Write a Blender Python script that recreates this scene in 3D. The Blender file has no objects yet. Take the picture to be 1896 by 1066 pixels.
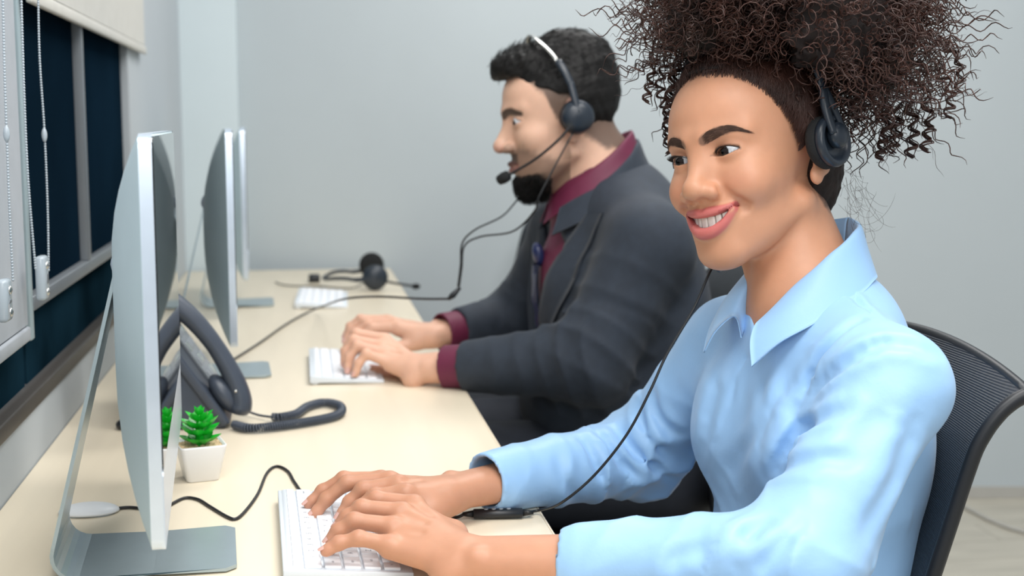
import bpy, bmesh, math, random
import numpy as np
from mathutils import Vector, Matrix, Euler
random.seed(7)
rng = np.random.default_rng(7)
SC = bpy.context.scene
COL = SC.collection
R = math.radians

# ------------------------------------------------------------------ camera, world, lights, exposure
F_PX, CX, CY, CAM_H = 2450.0, 948.0, 533.0, 1.18
YAW, PITCH = R(9.0), math.atan(302 / 2450.0)
cam = bpy.data.cameras.new('camera'); cam.sensor_width = 36; cam.sensor_fit = 'HORIZONTAL'
cam.lens = F_PX / 1896 * 36; cam.clip_start = 0.05
cam.dof.use_dof = True; cam.dof.focus_distance = 1.36; cam.dof.aperture_fstop = 5.6
camo = bpy.data.objects.new('camera', cam); COL.objects.link(camo)
camo.location = (0, 0, CAM_H); camo.rotation_euler = (R(90) - PITCH, 0, -YAW)
SC.camera = camo
SC.view_settings.view_transform = 'Standard'; SC.view_settings.look = 'None'
SC.view_settings.gamma = 1; SC.view_settings.use_curve_mapping = False
SC.view_settings.exposure = 0.47

w = bpy.data.worlds.new('world'); SC.world = w; w.use_nodes = True
w.node_tree.nodes['Background'].inputs[0].default_value = (0.90, 0.96, 1.0, 1)
w.node_tree.nodes['Background'].inputs[1].default_value = 0.40

def area(name, loc, target, sx, sy, power, color=(1, 1, 1)):
    l = bpy.data.lights.new(name, 'AREA'); l.shape = 'RECTANGLE'; l.size = sx; l.size_y = sy
    l.energy = power; l.color = color
    o = bpy.data.objects.new(name, l); COL.objects.link(o); o.location = loc
    d = Vector(target) - Vector(loc); o.rotation_euler = d.to_track_quat('-Z', 'Y').to_euler()
    return o
area('ceiling_light', (0.9, 1.2, 2.75), (0.9, 1.2, 0), 1.2, 0.6, 21, (1, .98, .95))
area('ceiling_light', (0.9, 3.1, 2.75), (0.9, 3.1, 0), 1.2, 0.6, 21, (1, .98, .95))
area('ceiling_light', (0.9, -0.9, 2.75), (0.9, -0.9, 0), 1.2, 0.6, 21, (1, .98, .95))
area('key_light', (-.1, -1.5, 2.15), (0.5, 1.5, 1.0), 1.3, 1.1, 18, (1, .99, .97))  # key area lamp added behind the camera, no window stands there
area('ceiling_light', (.05, .45, 2.7), (.45, 1.5, .9), 1.2, 0.6, 19, (1, .98, .95))  # extra overhead lamp, added and tilted to light the woman's face

# camera geometry: a pixel gives a direction, a touched plane gives the distance
_f = np.array([math.sin(YAW) * math.cos(PITCH), math.cos(YAW) * math.cos(PITCH), -math.sin(PITCH)])
_r = np.array([math.cos(YAW), -math.sin(YAW), 0]); _u = np.cross(_r, _f); _c = np.array([0, 0, CAM_H])
def ray(u, v): return _f + _r * (u - CX) / F_PX + _u * (CY - v) / F_PX
def atz(u, v, z): d = ray(u, v); return _c + d * (z - CAM_H) / d[2]
def aty(u, v, y): d = ray(u, v); return _c + d * y / d[1]
def atx(u, v, x): d = ray(u, v); return _c + d * x / d[0]
def atd(u, v, t): return _c + ray(u, v) * t

# ------------------------------------------------------------------ materials
def mat(name, col, rough=.5, metal=0., var=.06, scale=8., bump=0., bscale=60., spec=.5, sss=0., sheen=0., coat=0., attr=None, stretch=(1, 1, 1), aniso=None, detail=3.):
    m = bpy.data.materials.new(name); m.use_nodes = True
    nt = m.node_tree; b = nt.nodes['Principled BSDF']
    b.inputs['Roughness'].default_value = rough; b.inputs['Metallic'].default_value = metal
    b.inputs['Specular IOR Level'].default_value = spec
    tc = nt.nodes.new('ShaderNodeTexCoord'); mp = nt.nodes.new('ShaderNodeMapping'); mp.inputs['Scale'].default_value = stretch
    nt.links.new(tc.outputs['Object'], mp.inputs['Vector'])
    nz = nt.nodes.new('ShaderNodeTexNoise'); nz.inputs['Scale'].default_value = scale; nz.inputs['Detail'].default_value = detail
    nt.links.new(mp.outputs['Vector'], nz.inputs['Vector'])
    mx = nt.nodes.new('ShaderNodeMix'); mx.data_type = 'RGBA'; mx.blend_type = 'MULTIPLY'; mx.inputs['Factor'].default_value = 1
    rp = nt.nodes.new('ShaderNodeMapRange'); rp.inputs['From Min'].default_value = .3; rp.inputs['From Max'].default_value = .7
    rp.inputs['To Min'].default_value = 1 - var; rp.inputs['To Max'].default_value = 1 + var
    nt.links.new(nz.outputs['Fac'], rp.inputs['Value']); nt.links.new(rp.outputs['Result'], mx.inputs[7])
    if attr:
        at = nt.nodes.new('ShaderNodeAttribute'); at.attribute_name = attr; nt.links.new(at.outputs['Color'], mx.inputs[6])
    else:
        mx.inputs[6].default_value = (*col, 1)
    nt.links.new(mx.outputs[2], b.inputs['Base Color'])
    if bump:
        n2 = nt.nodes.new('ShaderNodeTexNoise'); n2.inputs['Scale'].default_value = bscale; n2.inputs['Detail'].default_value = 4
        nt.links.new(mp.outputs['Vector'], n2.inputs['Vector'])
        bp = nt.nodes.new('ShaderNodeBump'); bp.inputs['Strength'].default_value = bump; bp.inputs['Distance'].default_value = .002
        nt.links.new(n2.outputs['Fac'], bp.inputs['Height']); nt.links.new(bp.outputs['Normal'], b.inputs['Normal'])
    if sss:
        b.inputs['Subsurface Weight'].default_value = sss; b.inputs['Subsurface Radius'].default_value = (1, .35, .2); b.inputs['Subsurface Scale'].default_value = .008
    if sheen: b.inputs['Sheen Weight'].default_value = sheen
    if coat: b.inputs['Coat Weight'].default_value = coat
    return m
def wave_bump(m, scale, strength, dist=.002, direction='Z', rot=(0, 0, 0), distort=0., coord='Object'):
    nt = m.node_tree; b = nt.nodes['Principled BSDF']
    tc = nt.nodes.new('ShaderNodeTexCoord'); mp = nt.nodes.new('ShaderNodeMapping'); mp.inputs['Rotation'].default_value = rot
    nt.links.new(tc.outputs[coord], mp.inputs['Vector'])
    wv = nt.nodes.new('ShaderNodeTexWave'); wv.bands_direction = direction; wv.inputs['Scale'].default_value = scale; wv.inputs['Distortion'].default_value = distort
    nt.links.new(mp.outputs['Vector'], wv.inputs['Vector'])
    bp = nt.nodes.new('ShaderNodeBump'); bp.inputs['Strength'].default_value = strength; bp.inputs['Distance'].default_value = dist
    nt.links.new(wv.outputs['Fac'], bp.inputs['Height'])
    old = b.inputs['Normal'].links
    if old: nt.links.new(old[0].from_socket, bp.inputs['Normal'])
    nt.links.new(bp.outputs['Normal'], b.inputs['Normal'])
    return m

M = {}
M['wall'] = mat('wall_paint', (.47, .52, .545), .85, var=.02, scale=3, bump=.08, bscale=180)
M['wall_l'] = mat('window_wall_paint', (.46, .50, .53), .8, var=.02, scale=3, bump=.05, bscale=180)
M['pillar'] = mat('pillar_paint', (.58, .66, .69), .7, var=.02, scale=3, bump=.05, bscale=180)
M['skirt'] = mat('skirting_vinyl', (.42, .41, .38), .6)
M['floor'] = mat('floor_vinyl', (.46, .43, .36), .35, var=.12, scale=4, stretch=(1, 6, 1))
M['maple'] = mat('maple_laminate', (.80, .705, .545), .32, var=.045, scale=3.2, stretch=(7, .7, 1), detail=6)
M['maple_edge'] = mat('maple_edge_band', (.86, .76, .60), .4, var=.05, scale=20)
M['deskmetal'] = mat('desk_leg_paint', (.5, .52, .54), .4, metal=.6)
M['glassnight'] = mat('dark_window_glass', (.004, .012, .022), .25, var=.4, scale=2, spec=.0)
M['glasslow'] = mat('lower_window_glass', (.006, .020, .032), .2, var=.5, scale=5, spec=.0)
M['bronze'] = mat('bronze_window_frame', (.055, .047, .040), .5, metal=.2)
M['greyframe'] = mat('grey_window_frame', (.20, .22, .24), .4, metal=.3)
M['paleframe'] = mat('pale_window_frame', (.36, .46, .50), .4)
M['blind_cream'] = mat('cream_blind_fabric', (.60, .59, .55), .8, var=.03, scale=30, bump=.1, bscale=300)
M['blind_grey'] = mat('grey_blind_fabric', (.43, .46, .50), .8, var=.03, scale=30, bump=.1, bscale=300)
M['plastic_white'] = mat('white_plastic', (.80, .82, .84), .35, var=.02)
M['plastic_clear'] = mat('pale_clear_plastic', (.42, .48, .53), .15, var=.05)
M['alu'] = mat('brushed_aluminium', (.62, .71, .82), .30, metal=.6, var=.03, scale=40)
M['alu_back'] = mat('aluminium_back', (.56, .70, .75), .40, metal=.10, var=.03, scale=10)
M['alu_stand'] = mat('aluminium_stand', (.40, .48, .51), .30, metal=.55, var=.03, scale=30)
M['screen'] = mat('dark_screen_glass', (.006, .007, .008), .015, var=.1, spec=.8)
M['key'] = mat('white_keycap', (.86, .88, .92), .45, var=.02, scale=40)
M['kbody'] = mat('keyboard_shell', (.70, .75, .80), .4, var=.02)
M['legend'] = mat('grey_legend_ink', (.30, .32, .36), .6)
M['phone'] = mat('slate_phone_plastic', (.050, .063, .088), .38, var=.08, scale=30, bump=.06, bscale=400)
M['phone_grey'] = mat('phone_key_plastic', (.27, .30, .33), .4, var=.08)
M['phone_lcd'] = mat('phone_display', (.33, .38, .38), .15)
M['black'] = mat('black_plastic', (.012, .014, .018), .38, var=.1, scale=30)
M['blackrub'] = mat('black_cable_rubber', (.010, .011, .013), .45, var=.1)
M['navyplastic'] = mat('navy_black_plastic', (.016, .024, .036), .33, var=.1, scale=30)
M['foam'] = mat('black_foam', (.008, .009, .010), .9, bump=.4, bscale=300)
M['steel'] = mat('steel_band', (.60, .60, .58), .25, metal=1.)
M['pot'] = mat('white_ceramic', (.86, .87, .88), .3, var=.015)
M['gravel'] = mat('tan_gravel', (.62, .46, .28), .8, var=.3, scale=150, bump=.6, bscale=200)
M['leaf'] = mat('green_plastic_leaf', (.012, .50, .035), .32, var=.2, scale=60)
M['mesh'] = mat('black_chair_mesh', (.014, .019, .028), .6, var=.25, scale=200)
wave_bump(M['mesh'], 150, .5, .002, 'Z')
M['chair'] = mat('black_chair_plastic', (.010, .012, .016), .42, var=.1)
M['seat'] = mat('black_seat_fabric', (.013, .016, .022), .85, var=.2, scale=100, bump=.3, bscale=250)

# ------------------------------------------------------------------ mesh helpers
def tag(o, label=None, cat=None, group=None, kind=None):
    if label: o['label'] = label
    if cat: o['category'] = cat
    if group: o['group'] = group
    if kind: o['kind'] = kind
    return o
def empty(name, loc=(0, 0, 0), rot=(0, 0, 0)):
    o = bpy.data.objects.new(name, None); COL.objects.link(o); o.location = loc; o.rotation_euler = rot
    o.empty_display_size = .05
    return o
def link(name, me, m, parent=None, smooth=True):
    if m is not None and not me.materials: me.materials.append(m)
    if smooth: me.polygons.foreach_set('use_smooth', np.ones(len(me.polygons), bool))
    o = bpy.data.objects.new(name, me); COL.objects.link(o)
    if parent: o.parent = parent
    return o
def mesh_np(name, V, F):
    """V (n,3), F list of index tuples or an (m,k) array"""
    me = bpy.data.meshes.new(name); V = np.asarray(V, np.float32)
    if isinstance(F, np.ndarray):
        k = F.shape[1]; me.vertices.add(len(V)); me.vertices.foreach_set('co', V.ravel())
        me.loops.add(F.size); me.loops.foreach_set('vertex_index', F.astype(np.int32).ravel())
        me.polygons.add(len(F)); me.polygons.foreach_set('loop_start', np.arange(0, F.size, k, dtype=np.int32))
        me.update(calc_edges=True); me.validate()
    else:
        me.from_pydata([tuple(v) for v in V.tolist()], [], F); me.update()
    return me
def part(name, VF, m, parent=None, smooth=True, world=True):
    """world-space shape under a parent that is only moved, or local shape (world=False)"""
    V, F = VF; V = np.asarray(V, float)
    if parent is not None and world:
        q = parent; off = np.zeros(3)
        while q is not None: off += np.array(q.location); q = q.parent
        V = V - off
    return link(name, mesh_np(name, V, F), m, parent, smooth)
def join(*vfs):
    Vs, Fs, n = [], [], 0
    for V, F in vfs:
        V = np.asarray(V, float); Vs.append(V); Fs += [tuple(int(i) + n for i in f) for f in F]; n += len(V)
    return np.vstack(Vs), Fs
def xf(VF, mtx): 
    V, F = VF; V = np.asarray(V, float); A = np.array(mtx)
    return V @ A[:3, :3].T + A[:3, 3], F
def bm_vf(bm):
    bm.verts.index_update()
    r = np.array([v.co[:] for v in bm.verts]), [tuple(v.index for v in f.verts) for f in bm.faces]
    bm.free(); return r
def box(lo, hi, bev=.0, seg=2):
    bm = bmesh.new(); lo = Vector(lo); hi = Vector(hi)
    bmesh.ops.create_cube(bm, size=1, matrix=Matrix.Translation((lo + hi) / 2) @ Matrix.Diagonal((*(hi - lo), 1)))
    if bev: bmesh.ops.bevel(bm, geom=bm.edges[:], offset=bev, segments=seg, affect='EDGES', profile=.5)
    return bm_vf(bm)
def prism(poly, axis, a, b, bev=0., seg=2):
    """extrude a 2-D polygon along axis ('x','y','z') from a to b"""
    bm = bmesh.new()
    def P(p, t):
        return {'x': (t, p[0], p[1]), 'y': (p[0], t, p[1]), 'z': (p[0], p[1], t)}[axis]
    A = [bm.verts.new(P(p, a)) for p in poly]; B = [bm.verts.new(P(p, b)) for p in poly]; n = len(poly)
    bm.faces.new(A); bm.faces.new(B[::-1])
    for i in range(n): bm.faces.new((A[i], B[i], B[(i + 1) % n], A[(i + 1) % n]))
    bmesh.ops.recalc_face_normals(bm, faces=bm.faces[:])
    if bev: bmesh.ops.bevel(bm, geom=bm.edges[:], offset=bev, segments=seg, affect='EDGES', profile=.5)
    return bm_vf(bm)
def spline(pts, n=10, closed=False):
    P = np.asarray(pts, float); out = []; N = len(P)
    for i in range(N if closed else N - 1):
        if closed: a, b, c, d = P[i - 1], P[i], P[(i + 1) % N], P[(i + 2) % N]
        else: a, b, c, d = P[max(i - 1, 0)], P[i], P[i + 1], P[min(i + 2, N - 1)]
        for t in np.linspace(0, 1, n, endpoint=False):
            out.append(.5 * ((2 * b) + (c - a) * t + (2 * a - 5 * b + 4 * c - d) * t * t + (3 * b - a - 3 * c + d) * t ** 3))
    if not closed: out.append(P[-1])
    return np.array(out)
def frames(P):
    P = np.asarray(P, float); T = np.gradient(P, axis=0); T /= np.linalg.norm(T, axis=1)[:, None] + 1e-12
    up = np.array([0, 0, 1.]) if abs(T[0, 2]) < .9 else np.array([1., 0, 0])
    N = np.zeros_like(P); n = up - T[0] * (up @ T[0]); n /= np.linalg.norm(n)
    for i in range(len(P)):
        n = n - T[i] * (n @ T[i]); n /= np.linalg.norm(n) + 1e-12; N[i] = n
    return T, N, np.cross(T, N)
def tube(P, r, seg=8, caps=True, flat=None):
    """tube along points; r scalar or per point; flat=(a,b) scales the two section axes"""
    P = np.asarray(P, float); n = len(P); r = np.broadcast_to(np.asarray(r, float), (n,)); T, N, B = frames(P)
    a, b = flat or (1, 1); th = np.linspace(0, 2 * math.pi, seg, endpoint=False)
    V = P[:, None] + r[:, None, None] * (np.cos(th)[None, :, None] * N[:, None] * a + np.sin(th)[None, :, None] * B[:, None] * b)
    V = V.reshape(-1, 3); Fc = []
    for i in range(n - 1):
        for j in range(seg): k = (j + 1) % seg; Fc.append((i * seg + j, i * seg + k, (i + 1) * seg + k, (i + 1) * seg + j))
    if caps: Fc += [tuple(range(seg))[::-1], tuple((n - 1) * seg + j for j in range(seg))]
    return V, Fc
def lathe(prof, seg=32, c=(0, 0, 0), axis=(0, 0, 1)):
    """revolve (r,h) profile about axis through c"""
    ax = Vector(axis).normalized(); q = Vector((0, 0, 1)).rotation_difference(ax).to_matrix()
    V, Fc = [], []; n = len(prof)
    for r, h in prof:
        for j in range(seg):
            a = 2 * math.pi * j / seg; V.append(np.array(q @ Vector((r * math.cos(a), r * math.sin(a), h))) + np.array(c))
    for i in range(n - 1):
        for j in range(seg): k = (j + 1) % seg; Fc.append((i * seg + j, i * seg + k, (i + 1) * seg + k, (i + 1) * seg + j))
    Fc += [tuple(range(seg))[::-1], tuple((n - 1) * seg + j for j in range(seg))]
    return np.array(V), Fc
def ellip(c, r, seg=24, rings=14, rot=None):
    V, Fc = [], []
    for i in range(rings + 1):
        t = math.pi * i / rings
        for j in range(seg): a = 2 * math.pi * j / seg; V.append((math.sin(t) * math.cos(a) * r[0], math.sin(t) * math.sin(a) * r[1], math.cos(t) * r[2]))
    for i in range(rings):
        for j in range(seg): k = (j + 1) % seg; Fc.append((i * seg + j, (i + 1) * seg + j, (i + 1) * seg + k, i * seg + k))
    V = np.array(V)
    if rot is not None: V = V @ np.array(rot).T
    return V + np.array(c), Fc
def rrect(w, h, r, n=6):
    pts = []
    for cx, cy, a0 in ((w / 2 - r, h / 2 - r, 0), (-w / 2 + r, h / 2 - r, 90), (-w / 2 + r, -h / 2 + r, 180), (w / 2 - r, -h / 2 + r, 270)):
        for i in range(n + 1): a = R(a0 + 90 * i / n); pts.append((cx + r * math.cos(a), cy + r * math.sin(a)))
    return pts
def copy_tree(o, parent=None):
    c = o.copy(); COL.objects.link(c); c.parent = parent
    for ch in list(o.children): copy_tree(ch, c)
    return c
def structure(name, VF, m, label, parent=None, cat='room'):
    o = part(name, VF, m, parent, smooth=False); o['kind'] = 'structure'
    if parent is None: tag(o, label, cat)
    return o
# ------------------------------------------------------------------ the room
DZ = .74                      # desk height
WX = -0.352                   # window wall plane
fl = structure('floor', box((-.6, -2.2, -.05), (4.2, 4.6, -.001)), M['floor'], 'grey-beige wood-look vinyl floor of the office', cat='floor')
# planks: joints recessed, boards run along x
pl = mesh_np('plank', *prism([(0, 0), (1.2, 0), (1.2, .148), (0, .148)], 'z', 0, .004)); pl.materials.append(M['floor'])
for i in range(16):
    for j in range(4):
        o = bpy.data.objects.new('plank', pl); COL.objects.link(o); o.parent = fl
        o.location = (.35 + j * 1.202 - (i % 3) * .4, 2.2 + i * .15, -.0005)
        o['kind'] = 'structure'
# back wall, slightly out of square with the desk
ang = R(-9); bx0, by0 = -.40, 4.215
def bw(x, off=0): return (x, by0 + (x - bx0) * math.tan(ang) - off)
structure('wall_back', prism([bw(-.6), bw(4.2), (4.2, bw(4.2)[1] + .12), (-.6, bw(-.6)[1] + .12)], 'z', 0, 3.0), M['wall'], 'plain pale grey back wall behind the man', cat='wall')
structure('baseboard_back', prism([bw(.3, .012), bw(4.2, .012), bw(4.2, -.01), bw(.3, -.01)], 'z', .004, .040), M['skirt'], 'low grey skirting strip along the back wall', cat='baseboard')
structure('wall_pillar', box((WX - .02, 4.10, 0), (-.186, 4.24, 3.0), .004), M['pillar'], 'pale blue-white pillar in the corner beside the back wall', cat='pillar')
# window wall: panel under the sill, strip beyond the window, part above
wl = structure('wall_left', join(box((WX - .16, -1.2, 0), (WX, 4.3, .815)), box((WX - .16, 2.86, .815), (WX, 4.3, 3.0)), box((WX - .16, -1.2, 2.1), (WX, 2.86, 3.0))), M['wall_l'], 'grey wall under and beside the window along the desk', cat='wall')
sw = part('wall_switch', box((WX - .002, 3.62, .90), (WX + .012, 3.70, .98), .003), M['greyframe'], wl)
win = empty('window_1', (WX - .05, 1.9, .815)); tag(win, 'dark night window with grey bars above the desk edge', 'window', kind='structure')
gx = WX - .012
part('pane', box((gx - .006, -1.1, .84), (gx, 1.785, 2.1)), M['glasslow'], win, False)
part('pane', box((gx - .006, 1.80, .955), (gx, 2.262, 2.1)), M['glassnight'], win, False)
part('pane', box((gx - .006, 2.285, .955), (gx, 2.846, 2.1)), M['glassnight'], win, False)
part('pane', box((gx - .006, 1.80, .84), (gx, 2.846, .938)), M['glasslow'], win, False)
part('sill', box((WX - .03, -1.1, .812), (WX + .004, 2.85, .834), .003), M['bronze'], win)
part('transom', box((gx - .012, 1.80, .937), (gx + .014, 2.846, .957), .002), M['greyframe'], win)
part('mullion', box((gx - .012, 2.262, .957), (gx + .014, 2.286, 2.1), .002), M['greyframe'], win)
part('frame_post', box((gx - .012, 1.783, .90), (gx + .012, 1.803, 2.1), .002), M['paleframe'], win)
part('frame_post', box((gx - .012, 2.844, .836), (gx + .016, 2.862, 2.1), .002), M['wall_l'], win)
# roller blinds with bead chains
def blind(name, y0, y1, zb, m, label):
    o = empty(name, (WX + .012, (y0 + y1) / 2, zb)); tag(o, label, 'blind', 'roller blinds')
    part('fabric', box((WX + .010, y0, zb + .02), (WX + .0125, y1, 2.25)), m, o, False)
    part('bottom_bar', box((WX + .007, y0, zb), (WX + .016, y1, zb + .018), .003), m, o)
    part('roller', lathe([(.022, y0), (.022, y1)], 20, (WX + .012, 0, 2.27), (0, 1, 0)), m, o)
    return o
bA = blind('roller_blind', -.6, 1.70, .914, M['blind_grey'], 'pale grey roller blind pulled down low beside the window')
bB = blind('roller_blind', 1.80, 3.08, 1.335, M['blind_cream'], 'cream roller blind rolled up over the dark window')
def beads(pts, r=.0016, step=.0033):
    P = spline(pts, 40); L = np.r_[0, np.cumsum(np.linalg.norm(np.diff(P, axis=0), axis=1))]
    s = np.arange(0, L[-1], step); Q = np.stack([np.interp(s, L, P[:, i]) for i in range(3)], 1)
    V0, F0 = ellip((0, 0, 0), (r, r, r * 1.15), 6, 4)
    V = (Q[:, None] + V0[None]).reshape(-1, 3); Fa = np.array(F0)
    Fa = (Fa[None] + (np.arange(len(Q)) * len(V0))[:, None, None]).reshape(-1, 4)
    return V, Fa
def chain(parent, px, weight):
    xs = WX + .035
    P = [atx(u, v, xs) for u, v in px]
    c = part('bead_chain', beads(P), M['plastic_clear'], parent); c['kind'] = 'stuff'
    return c
xs = WX + .035
def chain_set(parent, pa, pb, conn, wt):
    chain(parent, pa, None)
    if pb: chain(parent, pb, None)
    for u, v in conn:
        p = atx(u, v, xs); part('chain_connector', ellip(p, (.0036, .0036, .009), 12, 8), M['plastic_clear'], parent)
    if wt:
        p0, p1 = atx(*wt[0], xs), atx(*wt[1], xs); y = (p0[1] + p1[1]) / 2
        t = part('chain_tensioner', box((xs - .006, y - .014, p1[2]), (xs + .006, y + .014, p0[2]), .004), M['plastic_clear'], parent)
        part('screw', ellip((xs + .006, y, p0[2] - .012), (.003, .005, .005), 10, 6), M['steel'], t)
        part('screw', ellip((xs + .006, y, p1[2] + .010), (.003, .005, .005), 10, 6), M['steel'], t)
        part('slot', box((xs + .005, y - .005, p1[2] + .020), (xs + .007, y + .005, p0[2] - .022), .001), M['greyframe'], t)
chain_set(bB, [(70, -60), (73, 100), (82, 240), (88, 380), (90, 500)], [(38, -60), (44, 150), (52, 330), (66, 500)], [(82, 250)], [(0, 0)] and [(78, 472), (78, 556)])
chain_set(bA, [(4, -60), (8, 120), (12, 240), (18, 400), (24, 520)], None, [(12, 248)], [(8, 515), (8, 596)])

# ------------------------------------------------------------------ the long desk
DX0, DX1, DY0, DY1 = WX + .001, .264, .55, 4.085
desk = empty('desk', (0, 2.3, 0)); tag(desk, 'long pale maple desk running beneath the window', 'desk')
part('tabletop', box((DX0, DY0, DZ - .025), (DX1 - .002, DY1, DZ), .002), M['maple'], desk)
part('edge_band', box((DX1 - .002, DY0, DZ - .0255), (DX1, DY1, DZ - .0005), .0005), M['maple_edge'], desk, False)
for y in (.60, 1.80, 2.9, 4.03):
    part('leg', box((DX1 - .07, y - .02, .004), (DX1 - .03, y + .02, DZ - .025), .003), M['deskmetal'], desk)
    part('leg', box((DX0 + .03, y - .02, .004), (DX0 + .07, y + .02, DZ - .025), .003), M['deskmetal'], desk)

# ------------------------------------------------------------------ all-in-one monitors
def make_monitor():
    root = empty('computer_monitor')       # origin: foot centre on the desk; screen faces +x, width along y
    Wd, z0, z1, r = .53, .087, .433, .012
    h = z1 - z0; zc = (z0 + z1) / 2; fx = .035    # front plane
    ol = rrect(Wd, h, r, 5); n = len(ol)
    # silver shell: rim 10 mm thick, then a bulging back
    rings = [(1, 0), (1, -.0100)] + [(s, -.0100 - .040 * (1 - s ** 2.4)) for s in (.985, .95, .9, .82, .72, .6, .45, .3, .15)]
    V = [(fx + d, y * s, zc + z * s) for s, d in rings for y, z in ol]; Fc = []
    for i in range(len(rings) - 1):
        for j in range(n): k = (j + 1) % n; Fc.append((i * n + j, i * n + k, (i + 1) * n + k, (i + 1) * n + j))
    Fc += [tuple(range(n))[::-1], tuple((len(rings) - 1) * n + j for j in range(n))]
    ob = part('shell', (V, Fc), M['alu_back'], root, True, False)
    rim = [(s, d) for s, d in ((1.0006, .0004), (1.0006, -.0102))]
    V = [(fx + d, y * s, zc + z * s) for s, d in rim for y, z in ol]
    Fc = [(j, (j + 1) % n, n + (j + 1) % n, n + j) for j in range(n)]
    part('rim', (V, Fc), M['alu'], root, True, False)
    part('chin', prism([(y, z) for y, z in rrect(Wd - .002, .068, .006)], 'x', fx - .002, fx + .0012), M['alu'], root, False, False).location = (0, 0, z0 + .035)
    part('screen', prism([(y, z) for y, z in rrect(Wd - .004, h - .072, .005)], 'x', fx - .002, fx + .0016), M['screen'], root, False, False).location = (0, 0, z0 + .070 + (h - .072) / 2)
    # bent plate stand: foot, bend, leaning leg
    P = [(.095, .0035), (-.055, .0035)]
    for a in range(0, 8): t = R(a * 110 / 7); P.append((-.055 - .024 * math.sin(t), .0035 + .024 * (1 - math.cos(t))))
    P += [(-.012, .300), (-.004, .311)]
    th = .0035; yw = .072
    V, Fc = [], []
    Pn = np.array(P); T = np.gradient(Pn, axis=0); T /= np.linalg.norm(T, axis=1)[:, None]; N = np.c_[-T[:, 1], T[:, 0]]
    for i, (p, nn) in enumerate(zip(Pn, N)):
        ww = (yw if i else yw - .010) if i < 10 else .050
        for s, q in ((1, 1), (1, -1), (-1, -1), (-1, 1)): V.append((p[0] + nn[0] * th * .5 * q, s * ww, p[1] + nn[1] * th * .5 * q))
    V[0:4] = [(.095, s * (yw - .010), .0035 + th * .5 * q) for s, q in ((1, 1), (1, -1), (-1, -1), (-1, 1))]
    ins = [(.0845, s * yw, .0035 + th * .5 * q) for s, q in ((1, 1), (1, -1), (-1, -1), (-1, 1))]
    V = V[:4] + ins + V[4:]
    m_ = len(V) // 4
    for i in range(m_ - 1):
        for j in range(4): k = (j + 1) % 4; Fc.append((i * 4 + j, i * 4 + k, (i + 1) * 4 + k, (i + 1) * 4 + j))
    Fc += [(0, 3, 2, 1), tuple((m_ - 1) * 4 + j for j in range(4))]
    st = part('stand', (V, Fc), M['alu_stand'], root, False, False)
    part('hinge', lathe([(.014, -.03), (.014, .03)], 16, (-.004, 0, .305), (0, 1, 0)), M['alu'], root, True, False)
    return root
mon = make_monitor()
lab = ['silver all-in-one monitor nearest the camera, beside the small potted plant', 'silver all-in-one monitor in front of the man', 'silver all-in-one monitor at the far end of the desk']
for i, (x, y, a) in enumerate([(-.170, 1.36, 3.5), (-.158, 2.385, 3.5), (-.170, 3.315, 2.0)]):
    o = mon if i == 0 else copy_tree(mon)
    o.location = (x, y, DZ); o.rotation_euler = (0, 0, R(a)); tag(o, lab[i], 'monitor', 'silver monitors along the desk')

# ------------------------------------------------------------------ keyboards
def key_mesh(w, d):
    V, Fc = box((-d / 2, -w / 2, 0), (d / 2, w / 2, .0035), .0011, 2)
    me = mesh_np('key', V, Fc); me.materials.append(M['key']); me.polygons.foreach_set('use_smooth', np.ones(len(me.polygons), bool)); return me
_keys, _leg = {}, {}
def legend_mesh(ch):
    if ch not in _leg:
        cu = bpy.data.curves.new('legend', 'FONT'); cu.body = ch; cu.size = .0085 if len(ch) == 1 else .0042; cu.align_x = 'CENTER'; cu.align_y = 'CENTER'; cu.resolution_u = 2
        ob = bpy.data.objects.new('legend_tmp', cu); COL.objects.link(ob)
        me = bpy.data.meshes.new_from_object(ob.evaluated_get(bpy.context.evaluated_depsgraph_get())); me.name = 'legend'
        bpy.data.objects.remove(ob); bpy.data.curves.remove(cu); me.materials.clear(); me.materials.append(M['legend']); _leg[ch] = me
    return _leg[ch]
ROWS = [[('esc', 1.0)] + [('F%d' % i, 1.0) for i in range(1, 13)] + [('', 1.0)],
        [(c, 1.0) for c in '`1234567890-='] + [('delete', 1.5)],
        [('tab', 1.5)] + [(c, 1.0) for c in 'QWERTYUIOP[]\\'],
        [('caps', 1.75)] + [(c, 1.0) for c in "ASDFGHJKL;'"] + [('return', 1.75)],
        [('shift', 2.25)] + [(c, 1.0) for c in 'ZXCVBNM,./'] + [('shift', 2.25)],
        [('fn', 1), ('ctrl', 1), ('alt', 1), ('cmd', 1.25), ('', 5), ('cmd', 1.25), ('alt', 1), ('', 1), ('', 1), ('', 1)]]
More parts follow.
